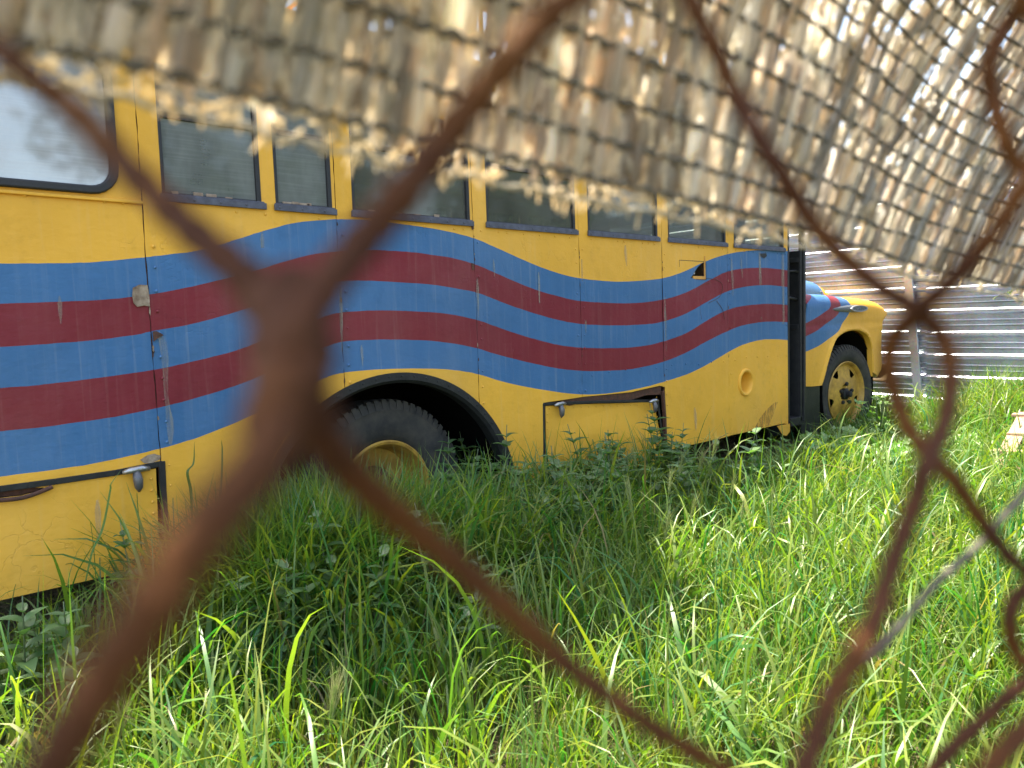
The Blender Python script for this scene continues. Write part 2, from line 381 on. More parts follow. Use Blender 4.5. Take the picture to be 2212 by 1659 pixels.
def sheet(outline, holes, cons=(), pts=()):
    vs = []; es = []
    def loop(l, closed=True):
        o = len(vs); vs.extend([Vector((float(p[0]), float(p[1]))) for p in l]); n = len(l)
        es.extend([(o+i, o+(i+1) % n) for i in range(n if closed else n-1)])
    loop(outline)
    for h in holes: loop(h)
    for c in cons: loop(c, False)
    vs.extend([Vector(p) for p in pts])
    ov, oe, of, *_ = geometry.delaunay_2d_cdt(vs, es, [], 0, 1e-5)
    out = []
    for f in of:
        cx = sum(ov[i][0] for i in f)/len(f); cy = sum(ov[i][1] for i in f)/len(f)
        if inpoly(cx, cy, outline) and not any(inpoly(cx, cy, h) for h in holes): out.append((tuple(f), cx, cy))
    return ov, out
def biggest(fs):
    par = {}
    def find(a):
        while par.setdefault(a, a) != a: par[a] = par[par[a]]; a = par[a]
        return a
    for f, *_ in fs:
        for v in f[1:]: par[find(v)] = find(f[0])
    cnt = {}
    for f, *_ in fs: r_ = find(f[0]); cnt[r_] = cnt.get(r_, 0)+1
    m_ = max(cnt.values()); return [q for q in fs if cnt[find(q[0][0])] > .03*m_]
def rect(x0, z0, x1, z1): return [(x0,z0),(x1,z0),(x1,z1),(x0,z1)]
def rrect(x0, z0, x1, z1, r, n=6):
    out = []
    for cx, cz, a in ((x1-r, z0+r, -90), (x1-r, z1-r, 0), (x0+r, z1-r, 90), (x0+r, z0+r, 180)):
        for i in range(n+1):
            t = R(a+90*i/n); out.append((cx+r*math.cos(t), cz+r*math.sin(t)))
    return out
ZB, ZT, SILL, WTOP = .168, 2.22, 1.60, 2.10
X0, XE = .08, 5.812
SEAMS = [X0, .88, 1.698, 2.495, 3.303, 4.118, 4.915, XE]
WINS = [(.955,1.350),(1.415,1.680),(1.785,2.475),(2.590,3.275),(3.390,4.070),(4.190,4.890),(5.005,5.745)]
# rear window with rounded rubber gasket
q = SX(237, 330); RW = rrect(.16, SX(0,392)[1]-.005, q[0]+.012, WTOP, .085)
AC = (1.97, .072); AR = .768
ARCH = [(AC[0]+AR*math.cos(t), AC[1]+AR*math.sin(t)) for t in np.linspace(math.asin((ZB-AC[1])/AR), math.pi-math.asin((ZB-AC[1])/AR), 44)]
ARCHHOLE = ARCH + [(ARCH[-1][0], -1), (ARCH[0][0], -1)]
HF = [SX(*p) for p in ((1173,870),(1216,864),(1261,857),(1300,853.5),(1363,847),(1398,839),(1425,833),(1437,836),(1438,880),(1440,930),(1441,972))]
HFH = [(HF[0][0]-.002, -1)] + [(HF[0][0]-.004, .3)] + HF + [(HF[-1][0]+.002, -1)]
hz0 = SX(345,1003); HRH = [(.12, ZB-.3), (.12, SX(0,1050)[1]), SX(0,1050), SX(120,1035), SX(249,1015), SX(343,1001), (SX(343,1001)[0]+.002, ZB-.3)]
FILL = [(SX(1611,826)[0]+.082*math.cos(t), SX(1611,826)[1]+.085*math.sin(t)) for t in np.linspace(0, 2*math.pi, 30, endpoint=False)]
TRI = [SX(*p) for p in ((1491,601),(1503,601),(1514,598),(1523,597),(1523,566),(1515,569),(1506,578))]
def jag(x, lo, hi, a=.0016, st=.035):
    zs = np.arange(lo, hi, st); return [(x+random.uniform(-a, a), z) for z in zs] + [(x, hi)]
RIV = []
bus = empty('bus', (3.0, 4.2, -.09), 'old yellow bus with wavy blue and maroon stripes parked in tall grass', 'bus')
holes_all = [rect(a, SILL, b, WTOP) for a, b in WINS] + [RW, ARCHHOLE, HFH, HRH, FILL, TRI]
for k in range(7):
    x0, x1 = SEAMS[k], SEAMS[k+1]; g = .0017
    L = jag(x0+g, ZB, ZT) if k else [(x0, ZB), (x0, ZT)]
    Rr = jag(x1-g, ZB, ZT) if k < 6 else [(x1, ZB-.015), (x1, ZT)]
    bot = [(x, ZB+random.uniform(-.0015,.0015)+(-.004 if k==5 else 0)) for x in np.arange(x0+.06, x1-.05, .07)]
    outl = [L[0]] + bot + Rr + list(reversed(L[1:]))
    hs = [h for h in holes_all if max(p[0] for p in h) > x0-.02 and min(p[0] for p in h) < x1+.02]
    cons = []
    for b_ in BANDS:
        c = [p + np.array([0, random.uniform(-.0008,.0008)]) for p in b_ if x0-.05 < p[0] < x1+.05]
        if len(c) > 1: cons.append(c)
    pts = [(x+random.uniform(-.01,.01), z+random.uniform(-.01,.01)) for x in np.arange(x0+.06, x1-.02, .09) for z in np.arange(ZB+.05, ZT, .09)]
    ov, fs = sheet(outl, hs, cons, pts)
    mb = MB(); off = .0 if k % 2 else .0012
    vv = [(p[0], P+off+.004*math.sin(p[0]*5+k)*math.sin(p[1]*4), p[1]) for p in ov]
    # faces get the outward (-y) winding
    mb.v = vv; mb.c = [(1,1,1)]*len(vv)
    for f, cx, cz in biggest(fs): mb.f.append(f); mb.m.append(band(cx, cz))
    o = mb.build('side_panel', PAINT, bus, solid=.003)
    # rivets sit on the same sheet
    rv = MB()
    spots = []
    for z in np.arange(ZB+.05, SILL-.03, .085):
        for xx in ((x0+.028) if k else None, (x1-.028) if k in (3, 6) else None):
            if xx is not None and random.random() < .8: spots.append((xx+random.uniform(-.002,.002), z+random.uniform(-.006,.006)))
    for x in np.arange(x0+.05, x1-.03, .062):
        spots.append((x, ZB+.016)); 
        if random.random() < .35: spots.append((x, SILL-.04))
    for x in np.arange(x0+.09, x1-.05, .16):
        if k in (4, 5, 6): spots.append((x, .74+random.uniform(-.01,.01)))
    for x, z in spots:
        if any(inpoly(x, z, h) for h in hs) or any(inpoly(x+dx, z, h) for h in hs for dx in (-.012,.012)): continue
        RIV.append((x, z, band(x, z), random.uniform(.0055,.0078)))
# the hundred nearest rivets are parts of their own, the small far ones stay one part
RIV.sort(key=lambda q: q[0])
rmesh = []
for m_ in range(3):
    t_ = MB(); t_.dome((0, 0, 0), .0066, h=.75); o = t_.build('rivet', PAINT[m_], bus, smooth=True); rmesh.append(o.data); bpy.data.objects.remove(o)
for x, z, m_, r_ in RIV[:95]:
    o = bpy.data.objects.new('rivet', rmesh[m_]); col.objects.link(o); o.matrix_basis = Matrix.Translation((x, P-.0005, z)) @ Matrix.Scale(r_/.0066, 4); setpar(o, bus)
rv = MB()
for x, z, m_, r_ in RIV[95:]: rv.dome((x, P-.0005, z), r_, m=m_, h=.75)
o = rv.build('rivets', PAINT, bus, smooth=True); o['kind'] = 'stuff'
# inner lining behind the sheets
hs = [rect(a-.004, SILL-.004, b+.004, WTOP+.004) for a, b in WINS] + [RW, [(AC[0]+(AR+.0)*math.cos(t), AC[1]+AR*math.sin(t)) for t in np.linspace(-.3, math.pi+.3, 40)], HFH, HRH,
      [(p[0], p[1]) for p in FILL], TRI]
ov, fs = sheet(rect(X0, ZB+.02, XE-.005, ZT), hs)
mb = MB(); mb.v = [(p[0], P+.022, p[1]) for p in ov]; mb.c = [(1,1,1)]*len(ov)
for f, *_ in fs: mb.f.append(f); mb.m.append(0)
mb.build('inner_lining', mRust, bus, solid=-.012)

# windows: each with frame, sill strip and pane
def window(a, b, dirty, k):
    mb = MB(); y = P
    mb.box((a-.001, y-.002, SILL), (a+.012, y+.03, WTOP)); mb.box((b-.018, y-.002, SILL), (b+.001, y+.03, WTOP)); mb.box((a, y+.002, WTOP-.02), (b, y+.03, WTOP))
    mb.box((a+.012, y+.006, SILL+.30), (b-.018, y+.026, SILL+.325))
    mb.box((a+.012, y+.004, SILL), (b-.018, y+.03, SILL+.016))
    f = mb.build('window', mRubber, bus, bevel=.002)
    s_ = MB(); s_.box((a-.012, y-.014, SILL-.022), (b+.018, y-.004, SILL+.004)); s_.box((a-.006, y-.010, SILL+.004), (b+.01, y+.012, SILL+.010))
    for x in np.arange(a+.01, b, .105): s_.dome((x, y-.014, SILL-.009), .006)
    s_.build('sill', mSill, f, bevel=.0015)
    g = MB(); g.box((a+.010, y+.013, SILL+.01), (b-.014, y+.017, WTOP-.015)); g.build('pane', dirty, f)
    # dried putty bits along the bottom edge
    if k < 3:
        for i in range(4):
            g = MB(); x = a+.02+(b-a-.1)*(i+random.random()*.5)/4; g.box((x, y+.002, SILL+.012), (x+random.uniform(.02,.05), y+.010, SILL+random.uniform(.018,.026)))
            g.build('putty', mRustPatch, f, bevel=.002)
for k, (a, b) in enumerate(WINS):
    window(a, b, mGlassDirty if k in (0, 1) else mGlass, k)
# rear window: rubber gasket, pale pane colour imitating sky reflection
def ring(outer, inner, y0, y1, mb, m=0):
    n = len(outer); vs = [(p[0], y0, p[1]) for p in outer]+[(p[0], y0, p[1]) for p in inner]+[(p[0], y1, p[1]) for p in outer]+[(p[0], y1, p[1]) for p in inner]
    fs = []
    for i in range(n):
        j = (i+1) % n; fs += [(i, j, n+j, n+i), (2*n+i, 3*n+i, 3*n+j, 2*n+j), (i, 2*n+i, 2*n+j, j), (n+i, n+j, 3*n+j, 3*n+i)]
    mb.add(vs, fs, m)
zs = min(p[1] for p in RW); mx = max(p[0] for p in RW)
mb = MB(); ring(rrect(.148, zs-.012, mx+.012, WTOP+.012, .095), rrect(.18, zs+.018, mx-.018, WTOP-.02, .07), P-.016, P+.03, mb)
rw = mb.build('window', mRubber, bus, bevel=.006); rw['label'] = 'large rear side window with rounded corners and glass coloured pale like reflected sky'
mb = MB(); i_ = rrect(.17, zs+.008, mx-.008, WTOP-.01, .078); n = len(i_)
mb.add([(p[0], P+.004, p[1]) for p in i_], [tuple(range(n))]); mb.build('pane', mGlassSky, rw)
mb = MB(); mb.box((.14, P+.2, 1.3), (mx+.1, P+.21, 2.1)); mb.build('pale_backing', simple('white_backing', (.7,.7,.72), .8, scale=5, var=.2), bus)  # added white sheet behind the pane, brightens the imitated sky reflection
# ledge under the rear window
mb = MB(); a = (X0+.01, P-.006, zs-.028); b = (mx+.09, P-.006, zs-.03); mb.bar(a, b, .01, .012); mb.build('ledge', mY, bus, bevel=.003)

# wheel arch flange with rivets, dark wheel well
def arch_pt(t, r): return (AC[0]+r*math.cos(t), AC[1]+r*math.sin(t))
ts = np.linspace(math.asin((ZB-.01-AC[1])/AR), math.pi-math.asin((ZB-.01-AC[1])/AR), 60)
mb = MB(); vs = []
for t in ts:
    for r_, y in ((AR+.006, P-.004), (AR+.006, P-.010), (AR-.03, P-.012), (AR-.045, P+.004), (AR-.045, P+.07)): x, z = arch_pt(t, r_); vs.append((x, y, z))
mb.add(vs, [(i*5+j, i*5+j+1, (i+1)*5+j+1, (i+1)*5+j) for i in range(len(ts)-1) for j in range(4)])
for t in np.linspace(ts[0]+.06, ts[-1]-.06, 30): x, z = arch_pt(t, AR-.012); mb.dome((x, P-.011, z), .0065)
mb.build('wheel_arch_flange', mBlack, bus, smooth='auto')
mb = MB(); vs = []
for t in np.linspace(-.25, math.pi+.25, 40):
    for y in (P+.024, P+.75): x, z = arch_pt(t, AR+.01); vs.append((x, y, z))
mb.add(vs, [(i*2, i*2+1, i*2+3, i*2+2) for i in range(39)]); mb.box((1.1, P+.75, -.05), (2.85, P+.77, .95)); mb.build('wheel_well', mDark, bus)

# chassis and dark underbody
mb = MB()
mb.box((X0+.05, P+.5, .1), (7.6, P+.62, .3)); mb.box((X0+.05, P+1.6, .1), (7.6, P+1.72, .3))
for x in (.15, 2.95, 3.8, 4.7, 5.6): mb.box((x, P+.05, .22), (x+.08, P+2.15, .34))
mb.box((3.2, P+.75, .02), (4.2, P+1.3, .24))
mb.build('chassis', mDark, bus)
mb = MB(); mb.box((X0, P+.03, .88), (5.25, P+2.2, .92)); mb.box((5.25, P+.45, .62), (6.2, P+2.2, .66)); mb.build('floor', mDark, bus)
# shell: far wall, rear wall, front wall, roof
W2 = P+2.22
hs = [rect(a, SILL, b, WTOP) for a, b in WINS] + [rect(.16, SILL, .7, WTOP)]
ov, fs = sheet(rect(X0, ZB, 6.2, ZT), hs)
mb = MB(); mb.v = [(p[0], W2, p[1]) for p in ov]; mb.c = [(1,1,1)]*len(ov)
for f, *_ in fs: mb.f.append(f); mb.m.append(0)
mb.build('far_wall', [mLining], bus, solid=.02)
mb = MB(); mb.box((X0-.02, P+.002, ZB), (X0-.002, W2, ZT)); mb.build('rear_wall', mY, bus)
mb = MB(); mb.box((6.17, P+.04, .3), (6.2, W2, 1.45)); mb.box((6.17, P+.04, 2.05), (6.2, W2, ZT)); mb.box((6.17, P+1.08, 1.45), (6.2, P+1.14, 2.05)); mb.build('front_wall', mLining, bus)
mb = MB(); vs = []; nsec = 18
for x in (X0-.02, 6.26):
    for i in range(nsec+1):
        t = math.pi*i/nsec; yy = P+1.11-1.13*math.copysign(abs(math.cos(t))**.55, math.cos(t)); vs.append((x, yy, ZT-.002+.36*math.sin(t)**.7))
n = nsec+1
mb.add(vs, [(j, j+1, n+j+1, n+j) for j in range(nsec)]); mb.add([vs[j] for j in range(n)], [tuple(reversed(range(n)))]); mb.add([vs[n+j] for j in range(n)], [tuple(range(n))])
mb.build('roof', mY, bus, smooth='auto', solid=.015)
mb = MB(); mb.box((X0, P-.022, ZT-.02), (6.22, P-.002, ZT+.008)); mb.build('rain_gutter', mY, bus, bevel=.003)
# roof rack
rack = MB()
for yy in (P+.12, P+2.1):
    for zz in (2.78, 3.12): rack.tube([(.3, yy, zz), (5.9, yy, zz)], .017, 8)
    for x in np.arange(.3, 6, .8): rack.tube([(x, yy, 2.5 if yy < P+1 else 2.4), (x, yy, 3.12)], .014, 6); 
for x in np.arange(.3, 6, .8): rack.tube([(x, P+.12, 2.78), (x, P+2.1, 2.78)], .012, 6)
rack.build('roof_rack', mY, bus, smooth='auto')
# seats inside
for i, x in enumerate((.95, 1.5, 2.2, 2.95, 3.7, 4.4)):
    for yy in (P+.12, P+1.35):
        mb = MB(); pr_ = rrect(0, 0, .42, .62, .09, 4)
        vs = [(x+.1*(p[1]), yy+p[0]*1.7, 1.02+p[1]) for p in pr_]+[(x+.09+.1*(p[1]), yy+p[0]*1.7, 1.02+p[1]) for p in pr_]; n = len(pr_)
        mb.add(vs, [tuple(reversed(range(n))), tuple(range(n, 2*n))]+[(j, (j+1)%n, n+(j+1)%n, n+j) for j in range(n)])
        mb.box((x-.42, yy, .95), (x+.05, yy+.7, 1.06)); mb.tube([(x-.35, yy+.08, .92), (x-.35, yy+.08, .96)], .015, 6); mb.tube([(x, yy+.08, .92), (x, yy+.08, .96)], .015, 6)
        mb.build('passenger_seat', mSeat, bus, bevel=.012)

# front luggage hatch: dropped leaf, latches, rusty inside
mb = MB()
lf = [SX(*p, P+.012) for p in ((1180,1005),(1178,930),(1177,877),(1240,874),(1300,872),(1360,871),(1421,869),(1425,900),(1430,950),(1436,1008))]
n = len(lf); mb.add([(p[0], P+.006+.03*max(0,(p[0]-3.0))*(1 if p[1]>.3 else .3), p[1]) for p in lf]+[(p[0], P+.02+.03*max(0,p[0]-3.0), p[1]) for p in lf], [tuple(range(n)), tuple(reversed(range(n, 2*n)))]+[(j, n+j, n+(j+1)%n, (j+1)%n) for j in range(n)])
hatch = mb.build('luggage_hatch', mY, bus); hatch['label'] = 'hatch door sagging open in a rusty hole'
def rivet_at(x, y, z, par, sc=.8):
    o = bpy.data.objects.new('rivet', rmesh[0]); col.objects.link(o); o.matrix_basis = Matrix.Translation((x, y, z)) @ Matrix.Scale(sc, 4); setpar(o, par)
for z in np.arange(.22, .58, .045):
    for x in (lf[0][0]+.014, lf[-1][0]-.04-.02*(z-.2)): rivet_at(x, P+.004+.03*max(0,x-3.0), z, hatch)
for x in np.arange(lf[2][0]+.03, lf[6][0], .07): rivet_at(x, P+.004+.03*max(0,x-3.0), np.interp(x, [lf[2][0], lf[6][0]], [lf[2][1], lf[6][1]])-.014, hatch)
mb = MB()
def strip(pts, wd, m=0, y=P-.004, th=.006):
    for a, b in zip(pts[:-1], pts[1:]): mb.bar((a[0], y, a[1]), (b[0], y, b[1]), th, wd, m, up=(0,0,1) if abs(b[0]-a[0]) > abs(b[1]-a[1]) else (1,0,0))
strip([SX(1175,1005), SX(1174,872)], .016, y=P-.002); strip([SX(1174,873), SX(1290,868), SX(1400,866), SX(1421,868)], .017, y=P+.0); strip([SX(1424,868), SX(1431,920), SX(1438,975)], .018, y=P+.012)
mb.build('seal_strip', mBlack, hatch, bevel=.002)
mb = MB(); top = [SX(*p) for p in ((1216,863),(1261,858),(1300,855),(1330,852),(1363,849),(1398,841),(1430,836))]
vs = []; 
for i, p in enumerate(top): vs += [(p[0], P+.008, p[1]+.01), (p[0], P+.014, p[1]-.022-random.uniform(0,.03))]
mb.add(vs, [(2*i, 2*i+2, 2*i+3, 2*i+1) for i in range(len(top)-1)])
strip([SX(1433,845), SX(1437,900), SX(1439,968)], .012, y=P+.006, th=.02)
mb.build('torn_edge', mRust, hatch, solid=.002)
mb = MB(); mb.box((3.0, P+.35, .15), (4.15, P+.36, .65)); mb.box((3.0, P+.02, .15), (4.15, P+.36, .17)); mb.build('locker', mDark, bus)
def latch(px, py, s_=1., par=None):
    x, z = SX(px, py); mb = MB()
    mb.tube([(x-.045*s_, P-.016, z+.002), (x-.02*s_, P-.022, z+.008*s_), (x+.02*s_, P-.022, z+.010*s_), (x+.05*s_, P-.016, z+.005)], [.008*s_, .012*s_, .013*s_, .009*s_], 8)
    l_ = mb.build('latch', mChrome, par, smooth=True)
    mb = MB(); mb.tube([(x+.002, P-.02, z), (x+.004, P-.03, z-.03*s_), (x+.006, P-.026, z-.06*s_), (x+.008, P-.018, z-.078*s_)], [.014*s_, .018*s_, .015*s_, .004*s_], 8)
    mb.build('handle', mHinge, l_, smooth=True)
latch(1205, 875, .95, hatch); latch(1407, 868, .95, hatch)
# peeled patch at foot of hatch
x, z = SX(1404, 975); mb = MB(); mb.add([(x-.03,P-.001,z-.01),(x-.01,P-.002,z+.03),(x+.0,P-.001,z+.045),(x+.02,P-.002,z+.005),(x+.035,P-.001,z-.02),(x+.0,P-.002,z-.03)],[(0,1,2,3,4,5)]); mb.build('peeled_patch', mRustPatch, hatch, solid=.001)

# rear luggage hatch
mb = MB(); hx = SX(343,1001)[0]
lf = [(.13, ZB+.0), (hx-.022, ZB+.0), SX(337,1012), SX(249,1026), SX(120,1046), SX(0,1062), (.13, SX(0,1062)[1])]
slit = [SX(*p) for p in ((-30,1060),(0,1058),(40,1052),(98,1054),(80,1062),(45,1071),(0,1076),(-30,1078))]
ov, fs = sheet(lf, [slit]); mb.v = [(p[0], P+.002, p[1]) for p in ov]; mb.c = [(1,1,1)]*len(ov)
for f, *_ in fs: mb.f.append(f); mb.m.append(0)
rh = mb.build('luggage_hatch', mY, bus, solid=.004); rh['label'] = 'closed hatch door with torn slit along its top'
mb = MB(); strip([(.125, SX(0,1056)[1]), SX(0,1056), SX(60,1048), SX(120,1040), SX(249,1021), SX(350,1001)], .022, y=P-.003); strip([SX(349,996), SX(352,1060), SX(357,1140), (SX(357,1140)[0], ZB)], .024, y=P-.005)
mb.build('seal_strip', mBlack, rh, bevel=.002)
for z in np.arange(.24, .6, .045): rivet_at(hx-.032, P, z, rh, .95)
mb = MB(); lip = [SX(*p) for p in ((-40,1080),(0,1082),(45,1077),(75,1068),(100,1058),(112,1053))]
mb.tube([(p[0], P-.012, p[1]+.004) for p in catmull([np.array(p) for p in lip], 4)], .0085, 6); mb.add([(p[0], P+.02, p[1]) for p in slit], [tuple(range(len(slit)))])
mb.build('torn_lip', mRust, rh, smooth=True)
latch(290, 1018, 1.0, rh)

# filler recess
fx, fz = SX(1611, 826)
mb = MB(); mb.lathe([(.108,-.002),(.106,.006),(.098,.012),(.086,.010),(.080,.0),(.074,-.03),(.066,-.075),(.055,-.095),(.0,-.1)], (fx, P, fz), (0,-1,0), 36)
fr = mb.build('filler_recess', mY, bus, smooth='auto')
mb = MB(); mb.lathe([(0,.02),(.022,.02),(.026,.014),(.026,-.01)], (fx+.012, P+.085, fz-.0), (0,-1,0), 20); mb.build('filler_cap', mHinge, fr, smooth='auto')
# small inspection flap with torn corner
mb = MB(); a = SX(1467,562); b = SX(1525,604)
for p, q2 in (((a[0],a[1]),(b[0]+.0,a[1])), ((a[0],b[1]),(b[0],b[1])), ((a[0],a[1]),(a[0],b[1])), ((b[0],a[1]),(b[0],b[1]))):
    mb.bar((p[0], P-.0012, p[1]), (q2[0], P-.0012, q2[1]), .002, .0035, up=(0,0,1) if p[1]==q2[1] else (1,0,0))
fl = mb.build('inspection_flap', mBlack, bus)
mb = MB(); p0 = SX(1497,603); p1 = SX(1522,603); mb.box((p0[0], P-.004, p0[1]), (p1[0], P+.006, p0[1]+.022)); mb.box((p1[0]-.004, P-.006, p0[1]), (p1[0]+.006, P+.004, p0[1]+.165)); mb.build('torn_edge', simple('raw_orange_edge', (.75,.36,.08), .7, scale=40), fl, bevel=.002)
# pen scribble arcs below the flap
mb = MB()
for pts in (((1476,608),(1481,622),(1492,634)),((1505,660),(1503,640),(1512,620),(1535,610)),((1518,600),(1545,604),(1560,615),(1555,640),(1530,655)),((1548,650),(1560,668),(1565,690)),((1515,690),(1512,660),(1520,640))):
    c = [SX(*p) for p in pts]; mb.tube([(p[0], P-.001, p[1]) for p in catmull([np.array(q3) for q3 in c], 5)], .0016, 4)
mb.build('scratch_marks', mRust, bus)

# rust patches and stain on the rear seam
def blob(name, pix, mat, y=P-.003, par=bus, th=.002):
    pts = [SX(*p) for p in pix]; mb = MB(); n = len(pts); mb.add([(p[0], y, p[1]) for p in pts], [tuple(range(n))]); return mb.build(name, mat, par, solid=th)
blob('rust_patch', ((286,622),(300,615),(318,616),(322,640),(323,662),(310,660),(296,663),(288,655),(285,640)), mRustPatch)
blob('rust_patch', ((329,716),(337,715),(345,719),(353,724),(345,728),(338,732),(331,738)), mRust)
def stain_mat():
    t = NT('run_stain'); a = t.ramp(t.noise(1, 3, .6, sc=(60,60,4)), .3, .7, .08, .5)
    tr = t.n('ShaderNodeBsdfTransparent'); m_ = t.n('ShaderNodeMixShader'); t.l(a, m_.inputs[0]); t.l(tr.outputs[0], m_.inputs[1])
    t.l(t.pr(t.mix(t.noise(30), (.30,.28,.19), (.42,.41,.36)), .7), m_.inputs[2]); return t.end(m_.outputs[0])
mStain = stain_mat()
def stain(pix):
    mb = MB(); vs = []
    for (x, y, wd) in pix:
        for s_ in (-1, 1): p = SX(x+s_*wd, y); vs.append((p[0], P-.0022, p[1]))
    mb.add(vs, [(2*i, 2*i+1, 2*i+3, 2*i+2) for i in range(len(pix)-1)]); mb.build('run_stain', mStain, bus)
stain([(346,725,5),(352,740,9),(356,770,8),(357,800,6),(358,850,4),(362,880,5),(366,905,8),(368,935,7),(368,960,3)])
stain([(1163,588,1),(1164,620,2),(1165,655,1)]); stain([(1640,545,2),(1642,600,3),(1643,640,2),(1644,690,1)]); stain([(1690,548,2),(1691,600,4),(1692,650,2),(1692,700,2)]); stain([(1256,560,1),(1257,600,2),(1258,630,1)])
blob('rust_patch', ((1017,568),(1023,570),(1024,582),(1019,584)), mRust); blob('rust_patch', ((1016,485),(1021,483),(1023,494),(1019,497)), mRust)
blob('rust_patch', ((1641,548),(1654,547),(1656,553),(1650,558),(1643,554)), mBlack, th=.001)
blob('rust_patch', ((302,993),(318,983),(332,980),(346,984),(345,992),(330,999),(312,1001)), mRustPatch)
for xs_, n_ in ((.88,7),(1.698,4),(2.495,9),(3.303,8),(4.118,7),(4.915,6)):
    for _ in range(n_):
        z = random.uniform(.4, 1.55)
        if (xs_ > 1.2 and xs_ < 2.6 and z < .8) or (3.2 < xs_ < 4.2 and z < .62): continue
        h_ = random.uniform(.008, .035); w_ = random.uniform(.002, .007); sd_ = random.choice((-1, 1)); mb = MB()
        mb.add([(xs_, P-.0035, z), (xs_+sd_*w_, P-.004, z+h_*.3), (xs_+sd_*w_*.6, P-.004, z+h_*.8), (xs_, P-.0035, z+h_), (xs_-sd_*.0015, P-.0035, z+h_*.5)], [(0,1,2,3,4)])
        mb.build('paint_chip', random.choice((mRust, mRustPatch, mBlack)), bus, solid=.0006)
for px_, y0_, y1_, w_ in ((1030,600,690,3),(1262,610,720,3),(1436,640,760,3),(735,620,760,4),(565,500,560,4),(1580,560,640,2.5),(1600,555,600,2),(1065,560,600,2),(780,745,790,3),(128,640,700,5),(210,1080,1180,7),(1350,530,575,3),(1500,880,930,3)):
    stain([(px_,y0_,w_*.3),(px_+1,y0_+(y1_-y0_)*.25,w_),(px_+2,y0_+(y1_-y0_)*.6,w_*.8),(px_+3,y1_,w_*.2)])
# scuff on the front panel
def scuff():
    t = NT('scuff'); a = t.ramp(t.noise(1, 4, .7, sc=(70,70,8)), .45, .7, 0, .75)
    tr = t.n('ShaderNodeBsdfTransparent'); m_ = t.n('ShaderNodeMixShader'); t.l(a, m_.inputs[0]); t.l(tr.outputs[0], m_.inputs[1]); t.l(t.pr((.3,.17,.06), .8), m_.inputs[2]); return t.end(m_.outputs[0])
blob('scuff_mark', ((1627,930),(1635,925),(1660,920),(1672,890),(1680,868),(1672,870),(1655,885),(1640,905)), scuff(), th=.0005)
# bent corner below the front panel
blob('bent_corner', ((1676,920),(1703,915),(1703,932),(1696,941),(1688,940),(1682,930)), mY, y=P-.008, th=.006)

# doorway: jambs, folded door, step, inner panel
XD = 6.05
mb = MB(); mb.box((XE+.002, P+.0, .14), (XE+.03, P+.05, ZT)); mb.box((XE+.03, P+.06, .14), (XE+.05, P+.1, ZT)); mb.build('door_jamb', mBlack, bus, bevel=.003)
mb = MB(); mb.box((5.0, P+1.0, .25), (6.1, P+1.02, 1.35)); mb.box((XE+.05, P+.42, .9), (XE+.06, P+.9, ZT)); mb.build('step_panel', mLining, bus)
mb = MB(); mb.box((XE+.03, P+.05, .17), (XD, P+.5, .20)); mb.box((XE+.03, P+.3, .42), (XD, P+.9, .45)); mb.box((XE+.02, P-.02, .13), (XD-.02, P+.05, .2)); mb.build('step', mBlack, bus, bevel=.004)
mb = MB()
mb.box((XD-.06, P-.02, .155), (XD-.035, P+.0, ZT-.02)); mb.box((XD-.02, P-.03, .155), (XD+.012, P-.005, ZT-.02))
mb.box((XD-.06, P+.33, .155), (XD-.035, P+.36, ZT-.02)); mb.box((XD-.055, P, .155), (XD-.04, P+.34, .95)); mb.box((XD-.06, P, 1.5), (XD-.035, P+.34, 1.54)); mb.box((XD-.062, P+.0, .94), (XD-.033, P+.34, .98))
mb.box((XD-.02, P-.006, .155), (XD+.0, P+.36, .2)); mb.box((XD-.02, P-.006, .2), (XD-.012, P+.36, 1.6))
fd = mb.build('folding_door', mBlack, bus, bevel=.004)
mb = MB(); mb.tube([(XE+.04, P+.04, 1.42), (XE+.15, P+.02, 1.43), (XD-.05, P+.0, 1.42)], .009, 6); mb.tube([(XE+.06, P+.03, 1.21), (XD-.05, P+.02, 1.19)], .012, 6); mb.build('door_rod', mBlack, fd, smooth=True)
mb = MB(); mb.box((XD-.03, P+.36, .3), (XD+.03, W2, .7)); mb.build('bulkhead', mDark, bus)

# front fender
PF = P+.05
def f5(x, y, o=0.): return SX(1676+.229*x, 587.5+.229*y, PF+o)
top = [f5(*p, .10) for p in ((205,208),(330,210),(450,215),(520,223),(600,235),(680,243),(750,250),(850,265),(920,290),(970,330),(1000,380),(992,430),(962,480),(950,520),(945,560),(940,640),(940,700),(942,780),(945,850),(940,910),(930,960),(905,1000))]
arch = [f5(*p) for p in ((905,985),(902,900),(900,800),(897,740),(888,680),(872,630),(850,592),(800,560),(760,551),(720,550),(680,556),(640,570),(610,588),(580,612),(560,640),(540,680),(518,740),(500,800),(480,870),(465,930),(450,990),(425,1070))]
low = [f5(*p) for p in ((340,1080),(270,1080),(205,1080))]
top_s = [tuple(p) for p in catmull([np.array(p) for p in top], 3)]; arch_s = [tuple(p) for p in catmull([np.array(p) for p in arch], 2)]
outl = top_s + arch_s[1:] + low
BC = [[(195,395),(255,340),(275,322),(330,272),(390,222),(400,190)], [(195,530),(255,500),(275,490),(400,420),(470,372),(500,350),(520,315),(530,270),(545,190)],
      [(195,650),(255,618),(275,610),(400,545),(500,470),(560,425),(590,390),(610,340),(618,290),(618,190)], [(195,790),(255,765),(270,758),(400,700),(500,630),(560,585),(600,540),(640,470),(690,390),(708,330),(712,290),(695,190)]]
cons = [[f5(*p) for p in catmull([np.array(q4) for q4 in c], 3)] for c in BC]
polys = [c + [f5(150,100), f5(150,450)][:1] + [f5(150, c0[0][1])] for c, c0 in zip(cons, BC)]
